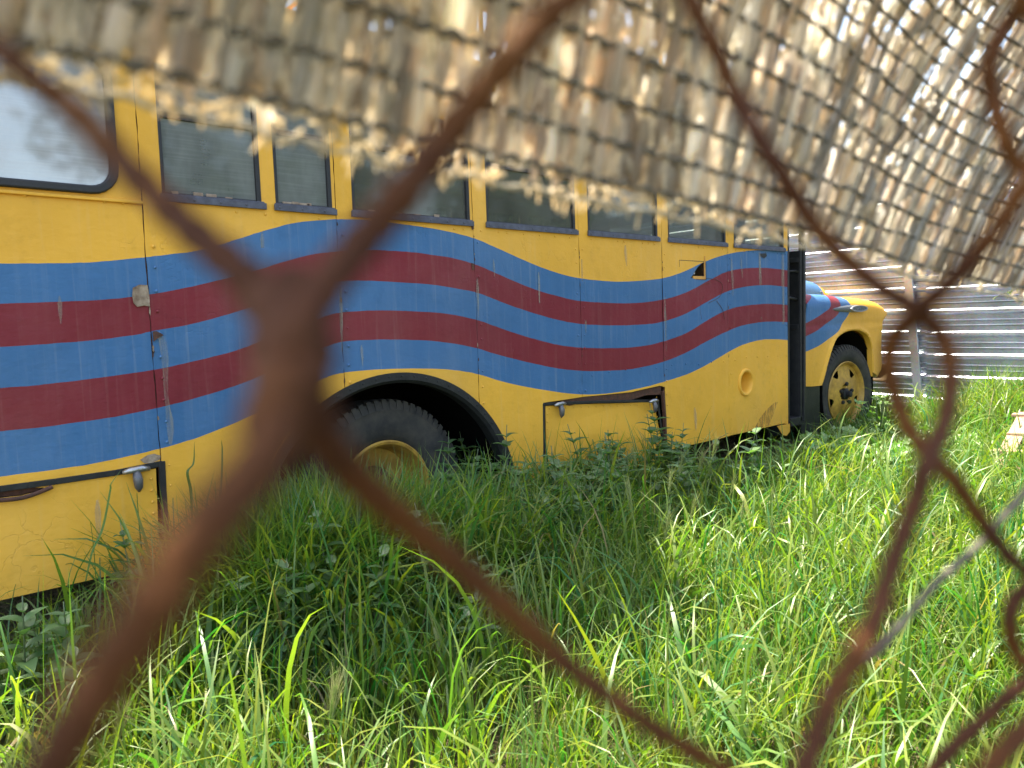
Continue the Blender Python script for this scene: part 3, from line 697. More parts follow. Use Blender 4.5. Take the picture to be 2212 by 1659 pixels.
def fcol(x, z):
    if inpoly(x, z, polys[0]): return 2
    if inpoly(x, z, polys[1]): return 1
    if inpoly(x, z, polys[2]): return 2
    if inpoly(x, z, polys[3]): return 1
    return 0
xs = [p[0] for p in outl]; zs_ = [p[1] for p in outl]
pts = [(x+random.uniform(-.002,.002), z+random.uniform(-.002,.002)) for x in np.arange(min(xs), max(xs), .022) for z in np.arange(min(zs_), max(zs_), .018)]
pts = [p for p in pts if inpoly(p[0], p[1], outl)]
ov, fs = sheet(outl, [], cons, pts)
tp = np.array(top_s); ar_ = np.array(arch_s)
def segd(p, L):
    a = L[:-1]; b = L[1:]; ab = b-a; t = np.clip(((p-a)*ab).sum(1)/np.maximum((ab**2).sum(1), 1e-12), 0, 1); return np.sqrt((((a+ab*t[:,None])-p)**2).sum(1).min())
def fy(p):
    d = segd(np.array(p), tp); r_ = .13; y = PF
    if d < r_: y += .85*(r_-math.sqrt(max(0, r_*r_-(r_-d)**2)))
    da = segd(np.array(p), ar_)
    if da < .05: y -= .018*math.exp(-((da-.014)/.018)**2)
    y += .006*math.sin((p[1]-.93)*40)*math.exp(-((p[1]-.95)/.05)**2)   # body crease
    return y
mb = MB(); mb.v = [(p[0], fy(p), p[1]) for p in ov]; mb.c = [(1,1,1)]*len(ov)
for f, cx, cz in fs: mb.f.append(f); mb.m.append(fcol(cx, cz))
for (L, dep) in ((top_s, .62), (arch_s, .05)):
    o_ = len(mb.v); n = len(L)
    for p in L: y = fy(p); mb.v += [(p[0], y, p[1]), (p[0], y+dep, p[1]+(.03 if dep > .1 and p[1] > .95 else 0))]
    mb.c += [(1,1,1)]*(2*n)
    for i in range(n-1): mb.f.append((o_+2*i, o_+2*i+1, o_+2*i+3, o_+2*i+2)); mb.m.append(fcol(L[i][0], L[i][1]-.004) if dep > .1 else 0)
mb.build('front_fender', PAINT, bus, smooth='auto', solid=.0)
mb = MB(); hub = SX(1829.6, 852, P+.1)
vs = []
for t in np.linspace(-.4, math.pi+.4, 30):
    for y in (PF+.03, PF+.6): vs.append((hub[0]+.55*math.cos(t), y, hub[1]+.05+.56*math.sin(t)))
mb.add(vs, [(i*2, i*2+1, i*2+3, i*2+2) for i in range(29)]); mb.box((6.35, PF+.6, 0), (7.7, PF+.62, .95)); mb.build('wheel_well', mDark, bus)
mb = MB(); a = f5(262,1085); b = f5(425,1078); mb.box((a[0], PF+.02, -.02), (b[0]+.02, PF+.04, a[1])); mb.box((a[0]-.25, PF+.2, -.0), (b[0]+.1, PF+.22, .4)); mb.build('mud_flap', mBlack, bus, bevel=.004)
# hood
mb = MB(); vs = []; yc = P+1.11
st = [(6.2, 1.49, .62), (6.6, 1.49, .62), (7.1, 1.475, .61), (7.4, 1.46, .60), (7.62, 1.44, .58), (7.8, 1.39, .56), (7.95, 1.30, .52), (8.05, 1.16, .47), (8.1, .98, .44), (8.1, .55, .44)]
for x, zt, hw in st:
    for i in range(17):
        t = math.pi*i/16; vs.append((x, yc-hw*math.copysign(abs(math.cos(t))**.5, math.cos(t)), zt-.42+.42*abs(math.sin(t))**.55))
mb.add(vs, [(i*17+j, i*17+j+1, (i+1)*17+j+1, (i+1)*17+j) for i in range(len(st)-1) for j in range(16)])
ms = []
for f in mb.f:
    x = sum(mb.v[i][0] for i in f)/4; y = sum(mb.v[i][1] for i in f)/4; ms.append(0 if x > 7.62 else [2, 1][int(x*9) % 2])
mb.m = ms; mb.build('hood', PAINT, bus, smooth=True)
mb = MB(); mb.add([(8.08,yc-.6,.45),(8.08,yc+.6,.45),(8.06,yc+.6,1.0),(8.06,yc-.6,1.0)], [(0,1,2,3)]); 
for z in np.arange(.5, .98, .09): mb.box((8.1, yc-.55, z), (8.13, yc+.55, z+.035))
mb.build('grille', mChrome, bus)
# bumper
mb = MB(); pr_ = [f for f in ((-.09,0),(-.07,.02),(0,.03),(.07,.02),(.09,0))]; pth = []
for t in np.linspace(0, 1, 14): 
    a = t*math.pi/2; pth.append((7.98+.2*math.sin(a), PF+.02+.16*(1-math.cos(a))))
pth.append((8.2, yc+.8)); vs = []
for i, (x, y) in enumerate(pth):
    if i < len(pth)-1: dx, dy = pth[i+1][0]-x, pth[i+1][1]-y
    L_ = math.hypot(dx, dy); nx_, ny_ = dy/L_, -dx/L_
    for z, o_ in pr_: vs.append((x+nx_*o_, y+ny_*o_, .42+z))
mb.add(vs, [(i*5+j, i*5+j+1, (i+1)*5+j+1, (i+1)*5+j) for i in range(len(pth)-1) for j in range(4)])
mb.build('bumper', mBumper, bus, smooth=True, solid=.006)
# side emblem
ex0 = f5(525,345); ex1 = f5(838,352); em = f5(668,345)
zc = (ex0[1]+ex1[1])/2; mb = MB(); vs = []; st = []
L_ = ex1[0]-ex0[0]
for t, r_ in ((0,.05),(.1,.42),(.25,.7),(.45,.92),(.6,1),(.75,1),(.88,.8),(.96,.5),(1,.1)): st.append((ex0[0]+t*L_, r_*.036))
for x, r_ in st:
    for j in range(12): a = 2*math.pi*j/12; vs.append((x, PF+.005-.9*r_*math.cos(a), zc+r_*math.sin(a)))
mb.add(vs, [(i*12+j, i*12+(j+1)%12, (i+1)*12+(j+1)%12, (i+1)*12+j) for i in range(len(st)-1) for j in range(12)])
e_ = mb.build('side_emblem', mEmblem, bus, smooth=True)
cxm = ex0[0]+.73*L_; n = 28
mb = MB(); ring([(cxm+.135*L_/.5*math.cos(t)*.95, zc+.031*math.sin(t)) for t in np.linspace(0, 2*math.pi, n, endpoint=False)], [(cxm+.112*L_/.5*math.cos(t)*.95, zc+.022*math.sin(t)) for t in np.linspace(0, 2*math.pi, n, endpoint=False)], PF-.036, PF-.02, mb)
mb.build('rim', mEmblemLt, e_, bevel=.001)
mb = MB(); mb.add([(cxm+.118*L_/.5*math.cos(t)*.95, PF-.030, zc+.025*math.sin(t)) for t in np.linspace(0, 2*math.pi, n, endpoint=False)], [tuple(range(n))]); mb.build('plaque', mEmblem, e_)
def text(name, body, size, x, y, z, mat, par):
    cu = bpy.data.curves.new(name, 'FONT'); cu.body = body; cu.size = size; cu.extrude = .001; cu.align_x = 'CENTER'; cu.align_y = 'CENTER'
    to = bpy.data.objects.new(name, cu); col.objects.link(to); dg = bpy.context.evaluated_depsgraph_get()
    me = bpy.data.meshes.new_from_object(to.evaluated_get(dg)); bpy.data.objects.remove(to); o = bpy.data.objects.new(name, me); col.objects.link(o)
    me.materials.clear(); me.materials.append(mat); o.matrix_basis = Matrix.Translation((x, y, z)) @ Matrix.Rotation(R(90), 4, 'X'); setpar(o, par); return o
text('lettering', 'Chevrolet', .030, cxm-.035, PF-.033, zc+.001, mEmblemLt, e_); text('lettering', '570', .034, cxm+.075, PF-.033, zc+.001, mEmblemLt, e_)
# hood catch
p = f5(722,240); mb = MB(); mb.tube([(p[0], PF+.3, p[1]+.02), (p[0]+.005, PF+.3, p[1]+.05), (p[0]-.01, PF+.3, p[1]+.075)], [.006,.005,.008], 6); mb.build('marker_stub', mHinge, bus)

# wheels
def wheel(center, yaw, rt, rr, front, dusty):
    root = MB(); ax = Vector((math.sin(R(yaw))*-1, -math.cos(R(yaw)), 0)); o = Vector(center)
    # tyre profile (r, h): h outward
    w_ = .11
    prof = [(rr*.98, .035), (rr+.008, .045), (rr+.03, .062), ((rt+rr)/2, .072), (rt-.06, .066), (rt-.045, .068), (rt-.025, .052), (rt-.006, .042), (rt, 0.0), (rt, -.06), (rt-.006, -.15), (rt-.045, -.175), ((rt+rr)/2, -.18), (rr, -.15)]
    root.lathe(prof, o, ax, 72)
    # tread blocks
    up = Vector((0,0,1)); b = ax.cross(up); n = 66
    for k in range(n):
        a = 2*math.pi*(k+.5)/n; rad = up*math.cos(a)+b*math.sin(a); tan = -up*math.sin(a)+b*math.cos(a)
        def P_(r_, h_, t_): return o + rad*r_ + ax*h_ + tan*t_
        wt = rt*math.pi/n*.6; sk = .012
        q = [(rt-.045,.069),(rt-.020,.056),(rt+.005,.043),(rt+.007,.0)]; q2 = []
        vs = []
        for r_, h_ in q: vs += [P_(r_, h_, -wt+sk*(h_/.05)), P_(r_, h_, wt+sk*(h_/.05)), P_(r_-.014, h_-.012, wt+sk*(h_/.05)), P_(r_-.014, h_-.012, -wt+sk*(h_/.05))]
        m_ = len(q); fs = []
        for i in range(m_-1):
            for j in range(4): fs.append((i*4+j, i*4+(j+1)%4, (i+1)*4+(j+1)%4, (i+1)*4+j))
        root.add(vs, fs+[(0,3,2,1), ((m_-1)*4, (m_-1)*4+1, (m_-1)*4+2, (m_-1)*4+3)])
    return root, ax, o, up, b
def wheel_obj(center, yaw, rt, rr, front):
    mb_, ax, o, up, b = wheel(center, yaw, rt, rr, front, 0)
    wroot = mb_.build('wheel', mTyre, bus, smooth='auto')
    r_ = MB()
    if front:
        prof = [(rr+.002, .05), (rr-.006, .058), (rr-.016, .052), (rr-.03, .02), (rr-.045, .012), (rr-.06, .016)]
        r_.lathe(prof, o, ax, 64)
        # disc with five openings, as a polar sheet
        R0 = rr-.06; outer = [(R0*math.cos(t), R0*math.sin(t)) for t in np.linspace(0, 2*math.pi, 60, endpoint=False)]
        holes = []
        for k in range(5):
            a = R(53+72*k); c_ = .74*rr
            tri = [(-.046,.026),(-.032,.046),(.032,.046),(.046,.026),(.016,-.032),(0,-.042),(-.016,-.032)]
            holes.append([((c_+q[1]*1.05)*math.cos(a)-q[0]*math.sin(a)*1.25, (c_+q[1]*1.05)*math.sin(a)+q[0]*math.cos(a)*1.25) for q in tri])
        g = [(rad_*math.cos(t), rad_*math.sin(t)) for rad_ in (.075,.1,.125,.15,.17) for t in np.linspace(0, 2*math.pi, 30, endpoint=False)]
        hubh = [(.055*math.cos(t), .055*math.sin(t)) for t in np.linspace(0, 2*math.pi, 24, endpoint=False)]
        ov, fs = sheet(outer, holes+[hubh], (), g)
        e1 = b if (ax.cross(up)).dot(Vector((1,0,0))) > 0 else -b
        e1 = Vector((1,0,0)); e1 = (e1-ax*e1.dot(ax)).normalized()
        def dish(q):
            d = math.hypot(*q); return .016+.05*max(0, 1-abs(d-.11)/.12)*.55 - (.02 if d < .075 else 0)
        r_.add([o+e1*q[0]+up*q[1]+ax*dish(q) for q in ov], [f for f, *_ in fs])
        rim = r_.build('rim', mRim, wroot, smooth='auto')
        k_ = MB(); k_.lathe([(.055,.02),(.054,.05),(.04,.056),(.03,.06),(.028,.095),(.02,.1),(0,.1)], o, ax, 24); k_.build('hub', mBlack, rim, smooth='auto')
        for k in range(5):
            a = R(88+72*k); c_ = o+e1*.098*math.cos(a)+up*.098*math.sin(a)
            n_ = MB(); n_.lathe([(.019,.02),(.019,.055),(.015,.062),(0,.062)], c_, ax, 6); n_.build('wheel_nut', mBlack, rim)
        d_ = MB(); d_.lathe([(rr-.04,-.06),(0,-.06)], o, ax, 30); d_.build('brake_drum', mDark, rim)
    else:
        prof = [(rr+.004,.05),(rr-.004,.06),(rr-.016,.054),(rr-.03,.02),(rr-.04,-.02),(rr-.05,-.07),(rr-.09,-.085),(.12,-.09),(.1,-.05),(.085,.01),(0,.02)]
        r_.lathe(prof, o, ax, 64, mats=[0]*4+[0,0,0,1,1,1]); r_.build('rim', [mRim, mRust], wroot, smooth='auto')
mRim = simple('worn_yellow_rim', (.62,.36,.06), .5, c2=(.26,.13,.035), scale=13)
wheel_obj((hub[0]+.02, P+.16, .285), 6, .47, .315, True)
wheel_obj((1.97, P+.17, .237), 0, .465, .262, False)
mb = MB(); mb.tube([(1.97, P+.3, .237), (1.97, P+2.0, .237)], .07, 12); mb.build('axle', mDark, bus)

# ------------------------------------------------------------------ grass
def frustum_ok(x, y, m=.35):
    # keep what the lens could see plus a margin
    c = (np.stack([x, y, np.full_like(x, -.05)], 1) - C0) @ M
    zz = -c[:,2]; u = c[:,0]/np.maximum(zz, .05); v = c[:,1]/np.maximum(zz, .05)
    return (zz > .3) & (np.abs(u) < .69+m/np.maximum(zz,.5)) & (v > -.52-.75/np.maximum(zz,.8))
def hmap(x, y):
    h = np.full_like(x, .235)
    h *= 1-.15/(1+np.exp(-(y-2.55)/.08))*(x < 6.5)
    h += .38*np.exp(-((x-1.2)/.38)**2-((y-2.65)/.38)**2) + .16*np.exp(-((x-1.9)/.55)**2-((y-2.45)/.35)**2)
    h += .05*np.exp(-((x-1.55)/.3)**2-((y-2.85)/.22)**2) + .10*np.exp(-((x-3.2)/.8)**2-((y-2.8)/.3)**2)
    h -= .06*np.exp(-((x-.35)/.45)**2-((y-2.75)/.5)**2)
    h -= .13*np.exp(-((x-4.95)/.85)**2-((y-2.95)/.42)**2)
    h -= .10*np.exp(-((x-6.6)/1.1)**2-((y-2.7)/.5)**2)
    h += .26*np.exp(-((x-7.8)/.9)**2-((y-2.0)/.5)**2)
    h -= .05*np.exp(-((x-1.6)/.6)**2-((y-1.4)/.35)**2)
    return np.clip(h, .09, .6)
def blades(px, py, length, width, az, lean, bend, base, tip, pz=None, nseg=6, fold=True):
    N = len(px); s_ = np.linspace(0, 1, nseg+1)
    ang = lean[:,None] + bend[:,None]*s_[None,:]**1.6            # tilt from vertical
    seg = length[:,None]/nseg
    dx = np.sin(ang)*seg; dz = np.cos(ang)*seg
    hx = np.concatenate([np.zeros((N,1)), np.cumsum(dx[:,:-1], 1)], 1); hz = np.concatenate([np.zeros((N,1)), np.cumsum(dz[:,:-1], 1)], 1)
    side = rng.normal(0, .25, N); azs = az[:,None] + side[:,None]*s_[None,:]
    X = px[:,None] + hx*np.cos(azs); Y = py[:,None] + hx*np.sin(azs); Z = (gz(px, py) if pz is None else pz)[:,None] - .01 + hz
    w_ = width[:,None]*np.clip(np.minimum(.55+s_*1.5, 1), 0, 1)*np.clip((1-s_**2.4), .02, 1)
    tw = (az + np.pi/2 + rng.normal(0, .5, N))[:,None]
    WX = np.cos(tw)*w_/2; WY = np.sin(tw)*w_/2
    A = np.stack([X-WX, Y-WY, Z], 2); B = np.stack([X+WX, Y+WY, Z+w_*.25*rng.normal(0,1,N)[:,None]], 2)
    V = np.stack([A, B], 2).reshape(-1, 3)
    k = nseg+1; b0 = (np.arange(N)*k*2)[:,None]; i = np.arange(nseg)[None,:]*2
    Fq = np.stack([b0+i, b0+i+1, b0+i+3, b0+i+2], 2).reshape(-1, 4)
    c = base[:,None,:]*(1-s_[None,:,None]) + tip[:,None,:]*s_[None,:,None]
    Cc = np.repeat(c[:,:,None,:], 2, 2).reshape(-1, 3)
    return V, Fq, Cc
def grass_set(ncl, per, xr, yr, lmul=1., wmul=1., keep=None, dead=.02, spread=.035):
    cx = rng.uniform(*xr, ncl); cy = rng.uniform(*yr, ncl)
    ok = frustum_ok(cx, cy) & ((cy < P-.03) | (cx > 6.3)) & (cx < FX-.1)
    if keep is not None: ok &= keep(cx, cy)
    # nearer parts keep all clumps, far parts thin out a little
    dist = np.hypot(cx, cy); ok &= rng.random(ncl) < np.clip(1.5-dist*.09, .55, 1)
    cx, cy = cx[ok], cy[ok]; n = len(cx); k = rng.integers(per//2, per*3//2, n)
    idx = np.repeat(np.arange(n), k); N = len(idx)
    px = cx[idx]+rng.normal(0, spread, N); py = cy[idx]+rng.normal(0, spread, N); py = np.where(cx[idx] < 6.3, np.minimum(py, P-.01), py)
    caz = rng.uniform(0, 2*np.pi, n); chue = rng.normal(0, 1, n); clen = rng.lognormal(0, .22, n)
    # blades lean outward from their clump, loosely towards one side
    az = np.arctan2(py-cy[idx], px-cx[idx])*1.0 + rng.normal(0, .9, N); m_ = rng.random(N) < .45; az = np.where(m_, caz[idx]+rng.normal(0,.5,N), az)
    L = np.minimum(hmap(px, py)*rng.lognormal(.08, .28, N)*clen[idx]*lmul, .66)
    cw = rng.choice([.62, 1.0, 1.0, 1.45], n); W = rng.uniform(.0045, .0100, N)*wmul*cw[idx]*np.clip(L/.3, .6, 1.4)
    lean = np.abs(rng.normal(.12, .18, N)); bend = np.abs(rng.normal(1.25, .7, N))*np.clip(L/.3, .5, 1.3)
    hue = np.clip(chue[idx]*.55+rng.normal(0, .5, N), -1.6, 1.6)
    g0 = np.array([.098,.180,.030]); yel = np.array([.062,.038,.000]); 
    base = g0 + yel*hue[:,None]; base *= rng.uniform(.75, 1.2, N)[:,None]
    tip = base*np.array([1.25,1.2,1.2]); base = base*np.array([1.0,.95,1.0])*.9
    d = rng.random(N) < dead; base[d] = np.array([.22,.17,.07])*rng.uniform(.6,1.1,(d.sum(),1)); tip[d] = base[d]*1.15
    return blades(px, py, L, W, az, lean, bend, np.clip(base,.01,1), np.clip(tip,.01,1))
parts = [grass_set(13500, 8, (-.4, 8.6), (-.2, 4.6)),
         grass_set(9000, 12, (-.2, 8.6), (0, 4.4), .45, .8, dead=.24, spread=.05),
         grass_set(700, 6, (.2, 2.9), (2.1, 2.9), 1.3, 1.15, keep=lambda x, y: rng.random(len(x)) < .62),
         grass_set(90, 3, (.35, 1.7), (2.75, 3.0), 2.1, 1.2), grass_set(80, 3, (2.3, 3.9), (2.6, 3.0), 1.9, 1.1), grass_set(800, 8, (.85, 1.7), (2.35, 3.0), 1.0, 1.1)]
off = 0; Vs, Fs, Cs = [], [], []
for V, Fq, Cc in parts: Vs.append(V); Fs.append(Fq+off); Cs.append(Cc); off += len(V)
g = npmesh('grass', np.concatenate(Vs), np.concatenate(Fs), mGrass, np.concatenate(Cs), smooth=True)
tag(g, 'long tangled green grass filling the yard beside the bus', 'grass', kind='stuff')
# dry litter on the ground, denser in the dark strip below the bus
N = 9000; px = rng.uniform(0, 8, N); py = np.where(rng.random(N) < .35, rng.uniform(3.0, 3.7, N), rng.uniform(.3, 3.1, N))
ok = frustum_ok(px, py); px, py = px[ok], py[ok]; N = len(px)
bc = np.tile(np.array([.30,.22,.12]), (N,1))*rng.uniform(.4,1.1,(N,1))
V, Fq, Cc = blades(px, py, rng.uniform(.06,.24,N), rng.uniform(.0015,.004,N), rng.uniform(0,6.28,N), rng.uniform(.7,1.35,N), rng.normal(.3,.4,N), bc, bc, nseg=4)
tag(npmesh('dry_litter', V, Fq, mStraw, Cc), 'dead brown straw lying between the grass and under the bus', 'straw', kind='stuff')

# ------------------------------------------------------------------ broad-leaved weeds
def leafshape(mb, o, d, up, L, W_, c, droop=.3, lobes=0, n=5):
    o = Vector(o); d = Vector(d).normalized(); s_ = d.cross(Vector(up)).normalized(); nn = s_.cross(d)
    vs = []; 
    if lobes:                                     # round lobed blade
        vs = [o+d*L*.45-nn*L*.05]; k = 20
        for i in range(k+1):
            t = -2.75+5.5*i/k; r_ = L*.55*(1+.13*math.cos(lobes*t)); vs.append(o+d*(L*.45+r_*math.cos(t))+s_*r_*math.sin(t)+nn*(.10*L*math.cos(lobes*t)-droop*L*.25*abs(math.sin(t))))
        mb.add(vs, [(0, i, i+1) for i in range(1, k+1)], 0, c); return
    for i in range(n+1):
        t = i/n; wd = W_*math.sin(math.pi*min(1, t*.93+.05))**.8*(1-.35*t); q = o+d*L*t-nn*(droop*L*t*t)
        vs += [q-s_*wd/2+nn*wd*.18, q, q+s_*wd/2+nn*wd*.18]
    fs = []
    for i in range(n): a = i*3; fs += [(a, a+1, a+4, a+3), (a+1, a+2, a+5, a+4)]
    mb.add(vs, fs, 0, c)
def weed_proto(seed, h):
    r_ = random.Random(seed); mb = MB(); st = MB(); top = Vector((r_.uniform(-.05,.05), r_.uniform(-.05,.05), h)); k = int(h/.035)
    for br in range(3):
        if br: hh = h*r_.uniform(.5,.8); top = Vector((r_.uniform(-.1,.1), r_.uniform(-.1,.1), hh)); k = int(hh/.035)
        pts = [Vector((0,0,-.02)), top*.5+Vector((r_.uniform(-.02,.02), r_.uniform(-.02,.02), 0)), top]; cc = [Vector(q) for q in catmull([np.array(p) for p in pts], 5)]
        st.tube(cc, [.0035*(1-.6*i/len(cc)) for i in range(len(cc))], 5, c=(.10,.14,.05))
        for i in range(k):
            t = (i+1.5)/(k+1); q = cc[min(len(cc)-1, int(t*(len(cc)-1)))] + Vector((0,0,r_.uniform(-.008,.008)))
            for s_ in (0, math.pi):
                a = i*1.57+s_+r_.uniform(-.4,.4); L = .086*(1.15-.5*t)*r_.uniform(.75,1.25)
                d = Vector((math.cos(a), math.sin(a), .35+.5*t)); g_ = r_.uniform(.8,1.2)
                leafshape(mb, q, d, (0,0,1), L, L*.62, (.105*g_,.195*g_,.07*g_), r_.uniform(.2,.6))
    return mb, st
def copy_tree(o, loc, rz, sc, label, par=None):
    c = o.copy(); col.objects.link(c); c.matrix_basis = Matrix.Translation(Vector(loc)) @ Matrix.Rotation(rz, 4, 'Z') @ Matrix.Scale(sc, 4)
    c['label'] = label
    for ch in list(o.children):
        q = ch.copy(); col.objects.link(q); q.parent = c; q.matrix_parent_inverse = Matrix.Identity(4); q.matrix_basis = Matrix.Identity(4)
    return c
def proto(name, label, cat, group, leaves, stem, lm=mLeaf):
    r_ = empty(name, (0,0,0), label, cat, group); leaves.build('foliage', lm, r_, smooth=True); stem.build('stem', lm, r_, smooth=True); return r_
protos = []
for i in range(4):
    lv, st = weed_proto(i, (.32,.40,.46,.36)[i]); protos.append(proto('leafy_weed', 'leafy green weed with paired oval leaves among the others below the bus side', 'weed', 'leafy weeds along the bus', lv, st))
spots = []
r_ = random.Random(5)
for _ in range(70): spots.append((r_.uniform(2.2, 3.85), r_.triangular(2.15, 3.0, 2.9), 'leafy green weed with paired oval leaves among the others below the bus side'))
for _ in range(11): spots.append((r_.uniform(2.22, 2.66), r_.uniform(2.98, 3.25), 'dark leafy weed growing up inside the rear wheel arch'))
for _ in range(14): spots.append((r_.uniform(.7, 1.7), r_.uniform(1.7, 2.4), 'pale leafy weed standing half hidden in the grass before the rear wheel'))
for _ in range(7): spots.append((r_.uniform(.1, .55), r_.uniform(2.3, 2.7), 'low leafy weed at the foot of the rear luggage hatch'))
p = onY(285, 1230, P-.22); spots.append((p[0], P-.22, 'tall solitary weed with pale oval leaves in front of the rear luggage hatch'))
p = onZ(1640, 1080, -.06); spots.append((p[0], p[1], 'short upright sunlit weed alone in the grass right of the filler hole'))
first = [True]*4
for i, (x, y, lab) in enumerate(spots):
    k = 2 if 'solitary' in lab else i % 4; sc = r_.uniform(.85, 1.35)*(1.0 if 'below' in lab or 'arch' in lab else .9)
    if 'solitary' in lab: sc = 1.05
    if first[k]:
        first[k] = False; o = protos[k]; o.matrix_basis = Matrix.Translation((x, y, float(gz(x, y)))) @ Matrix.Rotation(r_.uniform(0, 6.28), 4, 'Z') @ Matrix.Scale(sc, 4); o['label'] = lab
    else: o = copy_tree(protos[k], (x, y, float(gz(x, y))), r_.uniform(0, 6.28), sc, lab)
    if 'solitary' in lab or 'alone' in lab:
        if 'group' in o: del o['group']
# mallow: round lobed leaves on long stalks
def mallow_proto(seed, n, h):
    q_ = random.Random(seed); mb = MB(); st = MB()
    for i in range(n):
        a = q_.uniform(0, 6.28); r0 = q_.uniform(.02, .16); z = h*q_.uniform(.35, 1.0); q = Vector((r0*math.cos(a), r0*math.sin(a), z))
        st.tube([(0,0,-.02), q*.55+Vector((0,0,.02)), q], .0022, 4, c=(.13,.2,.06)); g_ = q_.uniform(.85,1.3)
        d = Vector((math.cos(a)+q_.uniform(-.3,.3), math.sin(a)+q_.uniform(-.3,.3), q_.uniform(-.15,.6))); L = q_.uniform(.038,.062)
        leafshape(mb, q-d.normalized()*L*.3, d, (0,0,1), L, L, (.10*g_,.22*g_,.035*g_), .5, lobes=5)
    return mb, st
mprot = []
for i in range(3):
    lv, st = mallow_proto(i+20, (26,20,30)[i], (.2,.34,.15)[i]); mprot.append(proto('mallow_plant', 'low mallow with round lobed leaves in the sunny patch near the front wheel', 'plant', 'mallows near the front wheel', lv, st))
ms_ = []
for _ in range(34):
    x = r_.uniform(4.6, 6.9); ms_.append((x, r_.uniform(1.95, 2.75), 'low mallow with round lobed leaves in the sunny patch near the front wheel', r_.choice((0,2)), r_.uniform(1.0,1.6)))
p = onZ(1900, 985, -.08); ms_.append((6.55, 2.62, 'tall pale-leaved mallow standing right in front of the front wheel', 1, 1.25)); ms_.append((6.85, 2.70, 'mallow with drooping leaves between the front wheel and the metal fence', 1, 1.05)); ms_.append((6.05, 2.86, 'dark mallow growing beside the doorway step', 0, 1.0))
fst = [True]*3
for x, y, lab, k, sc in ms_:
    if fst[k]: fst[k] = False; o = mprot[k]; o.matrix_basis = Matrix.Translation((x, y, float(gz(x,y)))) @ Matrix.Rotation(r_.uniform(0,6.28), 4, 'Z') @ Matrix.Scale(sc, 4); o['label'] = lab
    else: o = copy_tree(mprot[k], (x, y, float(gz(x, y))), r_.uniform(0,6.28), sc, lab)
    if not lab.startswith('low') and 'group' in o: del o['group']
# wild barley and brome stalks with awned heads
def stalk(h, headL, awn, nsp, seed, lean=.06, spread=.35):
    q_ = random.Random(seed); st = MB(); hd = MB(); top = Vector((lean, q_.uniform(-.03,.03), h))
    cc = [Vector(q) for q in catmull([np.array(v) for v in ((0,0,-.02), (lean*.2,0,h*.5), tuple(top))], 6)]
    st.tube(cc, .0016, 4, c=(.16,.22,.06)); d = (cc[-1]-cc[-3]).normalized()
    for i in range(nsp):
        t = i/nsp; q = top + d*headL*t; a = i*2.4
        s_ = Vector((math.cos(a), math.sin(a), 0)); s_ = (s_-d*s_.dot(d)).normalized()
        dd = (d+s_*spread*q_.uniform(.6,1.3)).normalized(); c = (.26,.30,.12) if spread > .3 else (.22,.32,.07)
        hd.tube([q, q+dd*.014, q+dd*.02], [.0014,.0024,.0008], 4, c=c); hd.tube([q+dd*.018, q+dd*(.02+awn*q_.uniform(.7,1.1))], [.0006,.0002], 3, c=(.34,.34,.16), cap=False)
    return hd, st
hd, st = stalk(.42, .10, .055, 26, 1, .05, .42); br = empty('brome_stalk', (0,0,0), 'x', 'grass stalk', 'awned grass stalks before the front hatch'); hd.build('seed_head', mGrass, br); st.build('stem', mGrass, br)
hd, st = stalk(.26, .075, .06, 60, 2, .03, .30); ba = empty('barley_stalk', (0,0,0), 'x', 'grass stalk', 'barley heads in the foreground'); hd.build('seed_head', mGrass, ba); st.build('stem', mGrass, ba)
def place_px(o, top_xy, gr_y, hgt, lab, used, rz=0, grp=True, sc=None):
    # stand a stalk so that its head comes where the photo shows it
    b_ = onZ(top_xy[0], gr_y, -.08); 
    if used: o = copy_tree(o, b_, rz, 1, lab)
    s_ = sc or 1.0; o.matrix_basis = Matrix.Translation((b_[0], b_[1], float(gz(b_[0], b_[1])))) @ Matrix.Rotation(rz, 4, 'Z') @ Matrix.Scale(s_, 4); o['label'] = lab
    if not grp and 'group' in o: del o['group']
    return o
lab = 'thin grass stalk with a bristly pale head in front of the open hatch'
for i, (x, gy_, rz, sc) in enumerate(((1400,1170,2.4,.95),(1452,1190,.2,.95),(1490,1165,-.4,.9),(1520,1140,-.2,.95),(1385,1270,2.0,.85),(1435,1240,.5,.9),(1560,1200,-.3,.8),(1650,1210,.1,.7),(1330,1180,1.2,.9),(1250,1210,2.2,.85),(1470,1300,-.6,.8),(1590,1290,.4,.75),(1415,1350,-.2,.8),(1700,1330,2.6,.7))):
    place_px(br, (x, 0), gy_, .4, lab, i > 0, rz, True, sc)
place_px(ba, (695, 0), 1800, .3, 'fuzzy green barley head leaning right in the sunny foreground grass', False, -.5, False, 1.0)
place_px(ba, (235, 0), 1830, .3, 'blurred barley head near the bottom left corner behind the rusty wire', True, -.3, False, .9)

